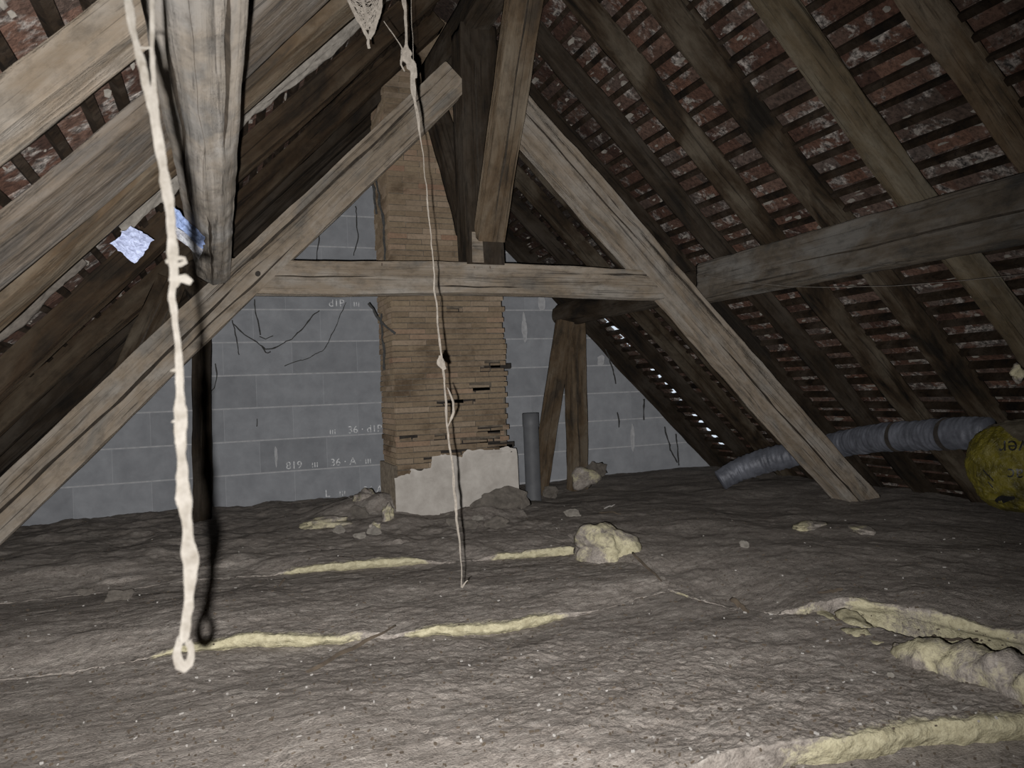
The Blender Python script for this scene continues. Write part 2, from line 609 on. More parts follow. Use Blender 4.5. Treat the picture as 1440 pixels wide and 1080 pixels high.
def tube_data(pts, rad, n=8, lump=0.0, seed=0.0, cap=True):
    P = np.array([tuple(p) for p in pts], float)
    m = len(P)
    rad = np.full(m, rad) if np.isscalar(rad) else np.asarray(rad, float)
    T = np.gradient(P, axis=0)
    T /= np.maximum(np.linalg.norm(T, axis=1), 1e-9)[:, None]
    ref = np.array([0.0, 0.0, 1.0]) if abs(T[0][2]) < 0.8 else np.array([1.0, 0, 0])
    V = []
    a = np.arange(n) / n * 2 * math.pi
    u = np.cross(T[0], ref)
    u /= np.linalg.norm(u)
    for i in range(m):
        u = u - T[i] * (u @ T[i])
        u /= max(np.linalg.norm(u), 1e-9)
        w = np.cross(T[i], u)
        r = rad[i] * (1 + lump * fbm(np.cos(a) * 1.2 + seed, np.sin(a) * 1.2 + seed, i * 0.35, 3))
        V += list(P[i] + np.cos(a)[:, None] * u * r[:, None] + np.sin(a)[:, None] * w * r[:, None])
    fs = grid_faces(m, n, True)
    if cap:
        fs.append(tuple(range(n))[::-1])
        fs.append(tuple(range((m - 1) * n, m * n)))
    return V, fs


def merge(parts):
    V, Fs = [], []
    for v, f in parts:
        b = len(V)
        V += list(v)
        Fs += [tuple(i + b for i in q) for q in f]
    return V, Fs


def resample(pts, step):
    P = np.array([tuple(p) for p in pts], float)
    L = np.r_[0, np.cumsum(np.linalg.norm(np.diff(P, axis=0), axis=1))]
    t = np.linspace(0, L[-1], max(3, int(L[-1] / step)))
    return np.c_[[np.interp(t, L, P[:, q]) for q in range(P.shape[1])]].T


def rock_data(c, r, seed, squash=(1, 1, 0.7), amp=0.45, n=2):
    bm = bmesh.new()
    bmesh.ops.create_icosphere(bm, subdivisions=n, radius=1.0)
    v = np.array([tuple(x.co) for x in bm.verts])
    f = [tuple(x.index for x in q.verts) for q in bm.faces]
    bm.free()
    k = 1 + amp * fbm(v[:, 0] * 1.2 + seed, v[:, 1] * 1.2 + seed, v[:, 2] * 1.2, 3) * 1.6
    v = v * k[:, None] * r * np.array(squash)
    return list(v + np.array(c)), f


# ------------------------------------------------------------------ geometry of the place (metres, camera at the origin)
RX = 1.31                 # ridge line
ZF = -0.79                # top of the insulation
Y_WALL, Y_BACK = 6.0, -1.9
Q2 = math.sqrt(0.5)
UND_R, UND_L = 3.50 * Q2, 0.88 * Q2      # distance of the rafter undersides from the origin along each roof normal
NR, DR = Vector((Q2, 0, Q2)), Vector((Q2, 0, -Q2))
NL, DL = Vector((-Q2, 0, Q2)), Vector((-Q2, 0, -Q2))
RAFT = 0.10
Z_APEX = 3.5 - RX

# ---- floor under the insulation
floor = empty('floor', (0, 0, 0), kind='structure')
FB = mesh('floor_board', *box_data(-0.098, 0.098, -4.0, 4.0, -0.03, 0.0))
for i in range(33):
    o = link('floor_board', FB, FLOORM, floor, smooth=False)
    o.location = (-1.85 + i * 0.2, 2.05, -0.96 + 0.004 * (i % 3))


# ---- gable wall of concrete blocks behind the chimney
def clip_poly(poly, a, b, c):
    """keep a*x + b*z <= c"""
    out = []
    for i in range(len(poly)):
        p, q = poly[i], poly[(i + 1) % len(poly)]
        dp, dq = a * p[0] + b * p[1] - c, a * q[0] + b * q[1] - c
        if dp <= 0:
            out.append(p)
        if dp * dq < 0:
            t = dp / (dp - dq)
            out.append((p[0] + (q[0] - p[0]) * t, p[1] + (q[1] - p[1]) * t))
    return out


def prism(poly, y0, y1, bev=0.0):
    n = len(poly)
    c = np.mean(poly, axis=0)
    v = [(p[0], y1, p[1]) for p in poly] + [(p[0], y0 + bev, p[1]) for p in poly]
    f = [tuple((i, (i + 1) % n, n + (i + 1) % n, n + i)) for i in range(n)]
    k = n
    if bev:
        for p in poly:
            d = np.array(p) - c
            d = d * (1 - bev * 1.2 / max(np.linalg.norm(d), 0.02))
            v.append((c[0] + d[0], y0, c[1] + d[1]))
        f += [tuple((n + i, n + (i + 1) % n, 2 * n + (i + 1) % n, 2 * n + i)) for i in range(n)]
        k = 2 * n
    f.append(tuple(range(k, k + n)))
    f.append(tuple(range(n))[::-1])
    return v, f


GAB = [(-2.2, -0.97), (4.82, -0.97), (RX, 3.63 - RX + 0.02)]
wall_back = link('wall_back', mesh('wall_back', *prism(GAB, Y_WALL + 0.0025, Y_WALL + 0.2)), MORTAR, kind='structure', smooth=False)
Z0 = float(at_depth(300, 529, Y_WALL)[2])
X0 = float(at_depth(457, 600, Y_WALL)[0])
for r in range(-5, 11):
    z0 = Z0 + (r - 1) * 0.25
    off = X0 + (0.25 if r % 2 else 0.0) + random.uniform(-0.03, 0.03)
    for k in range(-6, 9):
        x0 = off + k * 0.5
        q = [(x0 + 0.0006, z0 + 0.005), (x0 + 0.4994, z0 + 0.005), (x0 + 0.4994, z0 + 0.245), (x0 + 0.0006, z0 + 0.245)]
        q = clip_poly(q, 1, 1, 3.60)
        q = clip_poly(q, -1, 1, 0.98) if len(q) > 2 else q
        q = clip_poly(q, 0, -1, 0.965) if len(q) > 2 else q
        if len(q) < 3:
            continue
        link('concrete_block', mesh('concrete_block', *prism(q, Y_WALL - random.uniform(0.0, 0.003), Y_WALL + 0.1, 0.0015)), BLOCK, wall_back, smooth=False)

wall_front = link('wall_front', mesh('wall_front', *prism(GAB, Y_BACK - 0.2, Y_BACK)), MORTAR, kind='structure', smooth=False)


def text_mesh(txt, size, depth=0.001, font_shear=0.0):
    cu = bpy.data.curves.new('lettering', 'FONT')
    cu.body = txt
    cu.size = size
    cu.extrude = depth
    cu.shear = font_shear
    cu.resolution_u = 3
    o = bpy.data.objects.new('lettering', cu)
    C.objects.link(o)
    dg = bpy.context.evaluated_depsgraph_get()
    me = bpy.data.meshes.new_from_object(o.evaluated_get(dg))
    bpy.data.objects.remove(o)
    bpy.data.curves.remove(cu)
    return me


def stamp(txt, px, py, size):
    me = text_mesh(txt, size, 0.0008)
    o = link('stamped_lettering', me, STAMP, wall_back, smooth=False)
    p = at_depth(px, py, Y_WALL - 0.0045)
    o.matrix_world = Matrix.Translation(p) @ Matrix.Rotation(math.radians(90), 4, 'X')
    return o


stamp('d1P   ııı', 462, 431, 0.082)
stamp('ııı    36 · d1P', 463, 611, 0.082)
stamp('819   ııı    36 · A · ııı', 402, 660, 0.082)
stamp('L   ııı      36 A', 457, 699, 0.082)

for (px, py, w, h, sd) in ((737, 460, 0.022, 0.11, 1.0), (762, 424, 0.03, 0.08, 2.0), (890, 616, 0.018, 0.10, 3.0), (388, 642, 0.012, 0.08, 4.0), (845, 507, 0.04, 0.05, 5.0)):
    p = at_depth(px, py, Y_WALL - 0.003)
    o = link('mortar_smear', mesh('mortar_smear', *rock_data((0, 0, 0), 1.0, sd, (w, 0.006, h), 0.4, 3)), MORTAR, wall_back)
    o.location = p

# ---- roof slopes: battens and tiles, both sides
SKY_R = [(870, 452), (881, 468), (890, 489), (915, 530), (936, 549), (946, 560), (960, 590), (980, 603), (991, 611), (1003, 626)]
tile_w, tile_l, pitch = 0.172, 0.205, 0.10


def tile_verts(w0, w1, ln, seed):
    """a flat clay tile hung from its head; local x along the ridge, y down the slope, z outwards"""
    rr = random.Random(seed)
    th = 0.013
    xs = [w0, w0 * 0.4 + w1 * 0.6, w1]
    tail = [ln + rr.uniform(-0.012, 0.008) for _ in xs]
    V = []
    for z in (0, th):
        for row in (0, 1, 2):
            for i, x in enumerate(xs):
                y = -0.008 if row == 0 else (ln * 0.5 if row == 1 else tail[i])
                V.append((x + rr.uniform(-0.003, 0.003), y, z + y * 0.145 + rr.uniform(-0.002, 0.002)))
    Fq = []
    for r in (0, 1):
        for i in (0, 1):
            a = r * 3 + i
            Fq.append((a, a + 3, a + 4, a + 1))
            Fq.append((a + 9, a + 10, a + 13, a + 12))
    rim = [0, 1, 2, 5, 8, 7, 6, 3]
    for q in range(8):
        a, b = rim[q], rim[(q + 1) % 8]
        Fq.append((a, b, b + 9, a + 9))
    return V, Fq


def roof(name, n, d, und, holes, glass_at, rows, keep_px):
    root = empty(name, (0, 0, 0), kind='structure')
    apex = Vector((RX, 0, 0))
    # point on the rafter underside plane at the ridge
    apex.z = (und / Q2 - RX) if n.x > 0 else (und / Q2 + RX)
    base = apex + n * RAFT
    up = n
    ex = Vector((0, 1, 0))
    rot = Matrix(((ex[0], d[0], up[0], 0), (ex[1], d[1], up[1], 0), (ex[2], d[2], up[2], 0), (0, 0, 0, 1)))
    if rot.to_3x3().determinant() < 0:
        ex = Vector((0, -1, 0))
        rot = Matrix(((ex[0], d[0], up[0], 0), (ex[1], d[1], up[1], 0), (ex[2], d[2], up[2], 0), (0, 0, 0, 1)))
    sgn = ex[1]
    hp = []
    for (x, y) in holes:
        p = in_plane(x, y, n, und + RAFT + 0.03)
        r_ = round(((p - base).dot(d) - 0.06 - 0.072) / pitch)
        hp.append((5.755 + random.uniform(-0.02, 0.02), 0.06 + r_ * pitch + 0.072))
    for r in range(rows):
        v = 0.06 + r * pitch
        # batten
        m = 22
        V = []
        jj = random.uniform(-0.008, 0.008)
        ys = np.linspace(Y_BACK, Y_WALL, m)
        wv = 0.012 * fbm(ys * 1.1 + r * 7, r * 1.7, 0, 3) + jj
        bw, bt = random.uniform(0.009, 0.016), random.uniform(-0.014, 0.0)
        for i in range(m):
            for (a, b) in ((-bw, bt), (bw, bt), (bw, 0.024), (-bw, 0.024)):
                V.append(base + d * (v + a + wv[i]) + n * b + Vector((0, ys[i], 0)))
        fs = grid_faces(m, 4, True)
        fs += [(3, 2, 1, 0), (m * 4 - 4, m * 4 - 3, m * 4 - 2, m * 4 - 1)]
        link('batten', mesh('batten', V, fs), W_BATT, root, smooth=False)
    variants = [mesh('tile', *tile_verts(0.002, tile_w - 0.002, tile_l, 100 + i)) for i in range(8)]
    for me in variants:
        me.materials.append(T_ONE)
    cand = []
    ncol = int((Y_WALL - Y_BACK) / tile_w) + 2
    for r in range(rows):
        v = 0.06 + r * pitch
        for k in range(ncol):
            y0 = Y_BACK + (k - 0.5 * (r % 2)) * tile_w + random.uniform(-0.004, 0.004)
            w0, w1 = 0.002, tile_w - 0.002
            special = None
            for (hy, hv) in hp:
                if -0.012 < hv - v < tile_l + 0.01 and y0 - 0.02 < hy < y0 + tile_w + 0.02:
                    t = hy - y0
                    if t < tile_w / 2:
                        w0 = max(w0, t + 0.043)
                    else:
                        w1 = min(w1, t - 0.043)
                    special = 'cut'
            for (gy0, gy1, gv0, gv1) in glass_at:
                if gv0 < v + tile_l * 0.5 < gv1 and gy0 < y0 + tile_w / 2 < gy1:
                    special = 'glass'
            if w1 - w0 < 0.02:
                continue
            c = base + d * (v + 0.05) + n * 0.03 + Vector((0, y0 + tile_w / 2, 0))
            pr = project(c)
            vis = pr is not None and -60 < pr[0] < 1500 and -60 < pr[1] < 800 and keep_px(pr)
            cand.append((pr[2] if vis else 99 + abs(c.y), r, k, y0, v, w0, w1, special))
    cand.sort(key=lambda t: t[0])
    count = 0
    V, Fs = [], []
    for (z, r, k, y0, v, w0, w1, special) in cand:
        yy = y0 if sgn > 0 else y0 + tile_w
        a, b = (w0, w1) if sgn > 0 else (tile_w - w1, tile_w - w0)
        M4 = Matrix.Translation(base + d * v + n * (0.0245 + random.uniform(0, 0.003)) + Vector((0, yy, 0))) @ rot @ Matrix.Rotation(random.gauss(0, 0.018), 4, 'Z')
        if special == 'glass':
            me = mesh('glass_tile', *tile_verts(w0, w1, tile_l, k))
            o = link('glass_tile', me, GLASS, root, smooth=False)
            o['label'] = 'cloudy glass tile letting in daylight'
            o.matrix_world = M4
        elif count < 292 and z < 99 and special is None:
            o = bpy.data.objects.new('tile', variants[random.randrange(8)])
            C.objects.link(o)
            o.parent = root
            o.matrix_world = M4
            count += 1
        else:
            tv, tf = tile_verts(a, b, tile_l, r * 100 + k)
            bi = len(V)
            V += [tuple(M4 @ Vector(p)) for p in tv]
            Fs += [tuple(i + bi for i in q) for q in tf]
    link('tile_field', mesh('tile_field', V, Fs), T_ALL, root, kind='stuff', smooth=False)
    bits = []
    rr = random.Random(len(cand))
    for (z, r, k, y0, v, w0, w1, special) in cand:
        if z > 90 or rr.random() > 0.62:
            continue
        for q in range(rr.choice((1, 1, 2))):
            p = base + d * (v + rr.uniform(0.02, 0.085)) + n * rr.uniform(0.022, 0.034) + Vector((0, y0 + rr.uniform(0.0, tile_w), 0))
            rv, rf = rock_data((0, 0, 0), rr.uniform(0.004, 0.012), rr.uniform(0, 99), (1, 1, 1), 0.9, 1)
            lx, ld, ln = rr.uniform(1.0, 4.0), rr.uniform(0.6, 1.3), rr.uniform(0.4, 0.8)
            bits.append(([p + Vector((0, 1, 0)) * (c_[0] * lx) + d * (c_[1] * ld) + n * (c_[2] * ln) for c_ in rv], rf))
    link('mortar_bits', mesh('mortar_bits', *merge(bits)), PALESTONE, root, kind='stuff', smooth=False)
    # ridge capping and a closed eave so that the attic is dark
    return root


roof('ceiling_right', NR, DR, UND_R, SKY_R, [], 46, lambda p: p[0] > 700)
roof('ceiling_left', NL, DL, UND_L, [], [], 46, lambda p: p[0] < 640)
rc = Vector((RX, 0, Z_APEX + 0.30))
cap = []
for y in np.linspace(Y_BACK, Y_WALL + 0.1, 20):
    for a in np.linspace(-0.1, math.pi + 0.1, 8):
        cap.append((RX + 0.17 * math.cos(a), y, Z_APEX + 0.08 + 0.17 * math.sin(a)))
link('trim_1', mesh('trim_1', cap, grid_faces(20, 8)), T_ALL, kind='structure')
for nm, sx in (('trim_2', 1), ('trim_3', -1)):
    xe = RX + sx * 3.30
    link(nm, mesh(nm, *box_data(xe - 0.02, xe + 0.3, Y_BACK - 0.1, Y_WALL + 0.1, -1.05, -0.84)), FLOORM, kind='structure', smooth=False)


# ------------------------------------------------------------------ carpentry
# king-post truss
YT = 3.78
pr_s = [(-0.085, -0.095), (0.085, -0.095), (0.085, 0.095), (-0.085, 0.095)]
# principal rafters: the mid line lies at X+Z = 3.07 (right) and Z-X = 0.47 (left)
o = beam('principal_rafter', (-1.30, YT, 0.47 - 1.30), (1.20, YT, 0.47 + 1.19), pr_s, W_GREY,
         'pale grey-brown truss rafter with a long open crack, left of the chimney', 'beam', 'principal rafters of the truss',
         rough=0.006, wave=0.02, n=44, step=0.02, taper=0.92, cracks=[(0.875, -0.5, 2.15, 0.06), (0.81, 1.75, 3.4, 0.055), (0.94, 1.5, 2.3, 0.025)])
PL_ = o
hole = link('peg', mesh('peg', *rock_data((0, 0, 0), 0.012, 3.0, (1, 0.35, 1), 0.2)), SOOT)
hole.location = at_depth(363, 385, YT - 0.088)
under(hole, PL_)
o = beam('principal_rafter', (1.45, YT, 3.07 - 1.45), (3.93, YT, 3.07 - 3.93), pr_s, W_GREY,
         'brownish truss rafter running down from the king post to the silver duct', 'beam', 'principal rafters of the truss',
         rough=0.009, wave=0.045, n=44, step=0.02, cracks=[(0.87, 0.1, 1.2, 0.03), (0.80, 1.1, 1.9, 0.03), (0.935, 1.9, 3.5, 0.045)])
o = beam('tie_beam', (0.03, YT, 0.585), (2.52, YT, 0.578), rect(0.14, 0.158), W_GREY,
         'pale squared tie beam crossing in front of the brick chimney', 'beam', rough=0.005, wave=0.02, n=44, step=0.025,
         cracks=[(0.87, 0.2, 0.7, 0.012), (0.79, 1.95, 2.45, 0.02), (0.95, 1.0, 1.5, 0.010)])
for (px, py) in ((648, 376), (667, 376), (689, 376), (744, 376), (769, 377), (791, 378), (632, 396), (775, 391), (537, 372)):
    nl = link('nail', mesh('nail', *rock_data((0, 0, 0), 0.006, px * 0.1, (0.6, 0.5, 1.5), 0.3, 1)), IRON)
    nl.location = at_depth(px, py, YT - 0.072)
    under(nl, o)
beam('king_post', (1.318, YT - 0.005, 0.665), (1.325, YT - 0.005, 1.93), rect(0.205, 0.185), W_DARK,
     'dark upright king post standing on the tie beam', 'post', side=(1, 0, 0), n=36, rough=0.007, cracks=[(0.09, 0.1, 1.1, 0.04)])
beam('ridge_beam', (RX, Y_BACK, 1.99), (RX, 4.57, 1.99), rect(0.14, 0.17), W_DARK, 'dark ridge beam on top of the king post', 'beam', step=0.12)
beam('brace', (1.33, YT - 0.10, 0.80), (1.335, 2.98, 1.96), rect(0.145, 0.115), W_BROWN,
     'brown brace slanting up from the foot of the king post', 'brace', 'braces of the king post', side=(1, 0, 0), n=36, rough=0.006, cracks=[(0.13, 0.1, 1.3, 0.03)])
beam('brace', (1.30, YT + 0.11, 0.86), (1.275, 4.47, 1.82), rect(0.12, 0.12), W_DARK,
     'dark brace behind the king post in front of upper chimney bricks', 'brace', 'braces of the king post', side=(1, 0, 0), round_end=True)
link('stop_block', mesh('stop_block', *prism([(1.235, 0.67), (1.30, 0.67), (1.295, 0.83), (1.24, 0.83)], YT - 0.105, YT - 0.078, 0.006)), W_GREY,
     None, 'small pale wood block at the foot of the king post', 'block')

# purlins
beam('purlin', (0, Y_BACK, 0), (0, 3.72, 0), [(-0.05, 0.548), (0.025, 0.535), (0.092, 0.572), (0.098, 0.755), (0.03, 0.80), (-0.055, 0.87)], W_PALE,
     'thick pale grey purlin overhead left, above the near string', 'beam', 'purlins', rough=0.007, wave=0.012, n=44, step=0.03,
     cracks=[(0.14, 3.0, 4.3, 0.02), (0.03, 2.9, 3.6, 0.015), (0.085, 4.2, 5.5, 0.025)])
PUR_R = [(-2.72, 0.50), (-2.735, 0.73), (-2.80, 0.70), (-2.915, 0.57), (-2.88, 0.50), (-2.80, 0.475)]
beam('purlin', (0, Y_BACK, 0), (0, 3.84, 0), PUR_R, W_PURLIN,
     'broad grey purlin crossing the right roof slope', 'beam', 'purlins', rough=0.009, wave=0.03, n=40, step=0.03, cracks=[(0.12, 2.2, 5.0, 0.02)])
beam('purlin', (2.76, 3.84, 0.60), (2.63, 5.62, 0.60), [(0.1 * math.cos(a), 0.095 * math.sin(a)) for a in np.linspace(0, 2 * math.pi, 14)[:-1]], W_DARK,
     'dark round log purlin end on the rear post right of the chimney', 'beam', 'purlins', rough=0.012, wave=0.02, n=28, round_end=True)
beam('purlin', (-0.07, 3.84, 0.60), (-0.07, 5.62, 0.60), [(0.1 * math.cos(a), 0.095 * math.sin(a)) for a in np.linspace(0, 2 * math.pi, 14)[:-1]], W_DARK,
     'dark round log purlin hidden behind the cracked truss rafter', 'beam', 'purlins', rough=0.012, wave=0.02, n=28, round_end=True)

# rear posts and braces
pr = beam('post', (2.635, 5.42, -0.86), (2.655, 5.40, 0.53), rect(0.145, 0.12), W_BROWN, 'brown rear post right of the chimney with yellow wool at its foot',
          'post', 'rear posts', side=(1, 0, 0), n=28, rough=0.008, cracks=[(0.12, 0.2, 1.2, 0.03)])
beam('brace', (2.24, 5.31, -0.84), (2.53, 5.31, 0.52), rect(0.12, 0.09), W_BROWN, 'dark leaning brace between grey pipe and rear post', 'brace', side=(1, 0, 0))
beam('post', (-0.155, 5.42, -0.86), (-0.115, 5.40, 0.54), rect(0.115, 0.12), W_DARK, 'dark rear post left of the chimney behind the near string',
     'post', 'rear posts', side=(1, 0, 0), n=28, rough=0.01, cracks=[(0.12, 0.1, 1.2, 0.03)])
beam('plank', (-0.50, 4.02, -0.02), (-0.21, 4.00, 0.60), rect(0.13, 0.035), W_RAFT, 'short splintered plank under the left roof behind the near string',
     'plank', side=(0.85, 0, -0.5), n=24, rough=0.012, step=0.03, cracks=[(0.18, 0.0, 0.6, 0.015), (0.32, 0.1, 0.5, 0.012), (0.66, 0.0, 0.6, 0.015), (0.82, 0.1, 0.5, 0.012)])


# common rafters
def rafter(sidex, y, w, mat, label, depth=RAFT, wave=0.02, drop=0.0, rough=0.006, v0=0.02, v1=4.45, cracks=()):
    n, d, und = (NR, DR, UND_R) if sidex > 0 else (NL, DL, UND_L)
    ap = Vector((RX, y, Z_APEX)) + n * (depth / 2 - 0.002 - drop)
    return beam('rafter', ap + d * v0, ap + d * v1, rect(w, depth), mat, label, 'rafter', 'rafters of the right slope' if sidex > 0 else 'rafters of the left slope',
                side=(0, 1, 0), wave=wave, rough=rough, n=28, step=0.05, cracks=cracks)


for (y, w, mat, lab, dep) in (
        (0.55, 0.09, W_RAFT, 'rafter of the right slope nearest the lens', 0.1),
        (1.02, 0.09, W_RAFT, 'second rafter from the lens on the right slope', 0.1),
        (1.42, 0.09, W_RAFT, 'dark rafter just beyond the upper right corner of the photo', 0.1),
        (1.86, 0.085, W_BROWN, 'brown rafter in the upper right corner, reaching the purlin at the right edge', 0.11),
        (2.32, 0.11, W_OLIVE, 'lightest greyish rafter crossing the right purlin', 0.1),
        (2.80, 0.10, W_RAFT, 'dark rafter with brown edge, left of the lightest right rafter', 0.12),
        (3.24, 0.10, W_RAFT, 'brown rafter that reaches the purlin just right of the truss', 0.1),
        (3.66, 0.08, W_DARK, 'narrow dark rafter right beside the right truss rafter', 0.1),
        (4.12, 0.10, W_DARK, 'dark rafter just behind the right truss rafter', 0.1),
        (4.62, 0.11, W_RAFT, 'rafter beyond the truss, above the round log purlin', 0.1),
        (4.98, 0.10, W_RAFT, 'brown-edged rafter beside the row of daylight specks', 0.1),
        (5.34, 0.08, W_DARK, 'dark rafter between daylight specks and block wall', 0.1),
        (5.90, 0.12, W_DARK, 'black rafter lying against the block wall on the right', 0.13)):
    rafter(1, y, w, mat, lab, dep, wave=0.035, rough=0.010)

for (y, w, mat, lab, dep, drop) in (
        (0.62, 0.10, W_RAFT, 'rafter of the left slope nearest the lens', 0.1, 0),
        (0.98, 0.10, W_RAFT, 'second rafter from the lens on the left slope', 0.1, 0),
        (1.72, 0.14, W_GREY, 'light brown cracked rafter in the upper left corner', 0.075, -0.025),
        (2.63, 0.26, W_BROWN, 'broad brown rafter running behind the pale left purlin', 0.10, 0.0),
        (3.50, 0.16, W_DIM, 'narrow brown rafter above the cracked truss rafter', 0.10, 0),
        (4.28, 0.15, W_DIM, 'dim brown rafter low on the left behind the truss', 0.10, 0),
        (4.75, 0.13, W_DARK, 'dark rafter behind the truss on the left slope', 0.10, 0),
        (5.22, 0.13, W_DARK, 'dark rafter near the block wall on the left slope', 0.10, 0),
        (5.85, 0.14, W_DARK, 'black rafter lying against the block wall on the left', 0.12, 0)):
    rafter(-1, y, w, mat, lab, dep, drop=drop, wave=0.03, rough=0.009, cracks=[(0.16, 1.0, 3.0, 0.03)] if w > 0.15 else ())
ap = Vector((RX, 2.30, Z_APEX)) + NL * 0.055
beam('roof_board', ap + DL * 0.1, ap + DL * 4.3, rect(0.42, 0.035), W_DUST, 'wide dust-crusted board beside the broad brown left rafter', 'board',
     side=(0, 1, 0), rough=0.016, wave=0.03, n=40, step=0.05)


# strips of crusted mortar between the left rafters
def crust(y, w, v0, v1, amp, label, mat, off=0.03):
    n_, m = 90, 14
    V = []
    for i in range(n_):
        v = v0 + (v1 - v0) * i / (n_ - 1)
        for j in range(m):
            t = j / (m - 1)
            yy = y + w * (t - 0.5) * (1 + 0.35 * float(fbm(v * 3, j * 0.0 + (0 if t < .5 else 9), y, 3)))
            h = off + amp * float(fbm(v * 7, t * 3, y, 4)) - (0.02 if j in (0, m - 1) else 0)
            V.append(Vector((RX, yy, Z_APEX)) + DL * v + NL * (RAFT - 0.001 - h))
    return link('mortar_crust', mesh('mortar_crust', V, grid_faces(n_, m)), mat, None, label, 'mortar')


crust(3.08, 0.22, 0.55, 2.25, 0.035, 'crumbly grey mortar strip between two brown left rafters', PALESTONE, 0.035)
crust(3.02, 0.34, 2.42, 3.9, 0.03, 'dark dirt-crusted strip low on the left under the broad brown rafter', STONE, 0.03)

# ------------------------------------------------------------------ chimney
CH = empty('chimney', (1.38, 4.80, -0.9), 'old chimney of thin tan bricks on a plastered base', 'chimney')
CX0, CX1, CY0, CY1 = 1.003, 1.752, 4.60, 5.04


def chim(name, data, mat, smooth=False, label=None, kind=None, parent=CH):
    o = link(name, mesh(name, *data), mat, None, label, kind=kind, smooth=smooth)
    return under(o, parent)


chim('core', box_data(CX0 + 0.012, CX1 - 0.012, CY0 + 0.014, CY1, -0.93, 2.45), BMORTAR, label='dark mortar core')
ph = 0.0355
z_pl = -0.47
gaps = [(693, 513, 24), (705, 515, 30), (683, 520, 15), (675, 545, 30), (678, 547, 26), (667, 622, 40), (690, 620, 30), (625, 568, 22), (640, 565, 25), (690, 604, 38), (695, 609, 20),
        (575, 614, 25), (620, 616, 18), (705, 626, 40), (712, 629, 20), (640, 636, 40), (603, 647, 14), (590, 664, 22), (640, 437, 24), (655, 565, 30)]
gw = []
for (px, py, wpx) in gaps:
    p = at_depth(px, py, CY0)
    gw.append((p.x, p.z, wpx * 0.0047 / 2))
count = 0
rest = []
ncourse = int((2.42 - z_pl + 0.1) / ph)
for r in range(ncourse):
    z = z_pl - 0.08 + r * ph
    x = CX0 - (0.105 if r % 2 else 0.0)
    while x < CX1 - 0.001:
        L_ = 0.21 + random.uniform(-0.012, 0.012)
        a, b = max(CX0 + random.uniform(-0.004, 0.004), x + 0.004), min(CX1 + random.uniform(-0.006, 0.006), x + L_ - 0.002)
        x += L_
        if b - a < 0.025:
            continue
        y0 = CY0 + random.uniform(-0.008, 0.006)
        segs = [(a, b)]
        for (gx, gz, gh) in gw:
            if z - 0.004 < gz < z + ph - 0.004:
                ns = []
                for (s, e) in segs:
                    if gx + gh <= s or gx - gh >= e:
                        ns.append((s, e))
                    else:
                        if gx - gh - s > 0.015:
                            ns.append((s, gx - gh))
                        if e - gx - gh > 0.015:
                            ns.append((gx + gh, e))
                        s2_, e2_ = max(s, gx - gh) + 0.002, min(e, gx + gh) - 0.002
                        if e2_ - s2_ > 0.008:
                            zm = z + ph * random.uniform(0.45, 0.66)
                            rest.append(prism([(s2_, z + 0.003), (e2_, z + 0.003), (e2_, zm + random.uniform(-.006, .006)), (s2_, zm)], y0 + 0.004, CY0 + 0.05, 0.004))
                segs = ns
        for (s, e) in segs:
            q = [(s, z + 0.0035 + random.uniform(-0.002, 0.002)), (e, z + 0.0035 + random.uniform(-0.002, 0.002)), (e, z + ph - 0.0035 + random.uniform(-0.0015, 0.002)), (s, z + ph - 0.0035 + random.uniform(-0.0015, 0.002))]
            dat = prism(q, y0, CY0 + 0.05, 0.004)
            if count < 295 and z < 1.75:
                o = link('brick', mesh('brick', *dat), BRICK, None, smooth=False)
                under(o, CH)
                count += 1
            else:
                rest.append(dat)
    # left flank bricks
    yy = CY0 + 0.05 - (0.1 if r % 2 else 0)
    while yy < CY1 - 0.01:
        a, b = max(CY0 + 0.055, yy + 0.003), min(CY1, yy + 0.205)
        yy += 0.21
        if b - a < 0.02:
            continue
        xx = CX0 + random.uniform(-0.006, 0.005)
        rest.append(box_data(xx, xx + 0.03, a, b, z + 0.003, z + ph - 0.003))
        rest.append(box_data(CX1 - 0.03, CX1 + random.uniform(-0.005, 0.006), a, b, z + 0.003, z + ph - 0.003))
chim('flank_bricks', merge(rest), BRICK_ALL, kind='stuff')
# dark open joints behind the missing mortar
for (gx, gz, gh) in gw:
    chim('open_joint', box_data(gx - gh, gx + gh, CY0 + 0.012, CY0 + 0.013, gz - 0.018, gz + 0.016), SOOT, label='black open joint')


def plaster(name, x0, x1, y, th, z0, topf, mat, n=60, m=26):
    V = []
    for i in range(n):
        t = i / (n - 1)
        x = x0 + (x1 - x0) * t
        zt = topf(t)
        for j in range(m):
            s = j / (m - 1)
            z = z0 + (zt - z0) * s
            edge = min(1.0, (1 - s) * 8, 1) ** 0.5
            V.append((x, y - th * max(edge, 0.05) - 0.007 * float(fbm(x * 5, z * 5, 3, 4)), z))
        V.append((x, y + 0.02, zt))
    return V, grid_faces(n, m + 1, False, True)


def ptop(t):
    b = -0.405 - 0.075 * (t < 0.30) - 0.03 * (t < 0.12) + 0.02 * (t > 0.55)
    return b + 0.035 * float(fbm(t * 9, 0.5, 0, 4)) * 1.5


chim('plaster_base', plaster('plaster_base', 0.978, 1.80, CY0, 0.022, -0.93, ptop, PLASTER), PLASTER, True, 'pale plaster skirt')
chim('plaster_flank', box_data(0.978, 1.0, CY0, CY1, -0.93, -0.45), BMORTAR)
chim('mortar_patch', rock_data((1.61, CY0 - 0.004, -0.41), 0.10, 4.0, (1.5, 0.12, 0.22), 0.6, 3), PLASTER, True, 'smeared white mortar')

# ------------------------------------------------------------------ glass wool over the floor
BVH_V, BVH_F = [], []


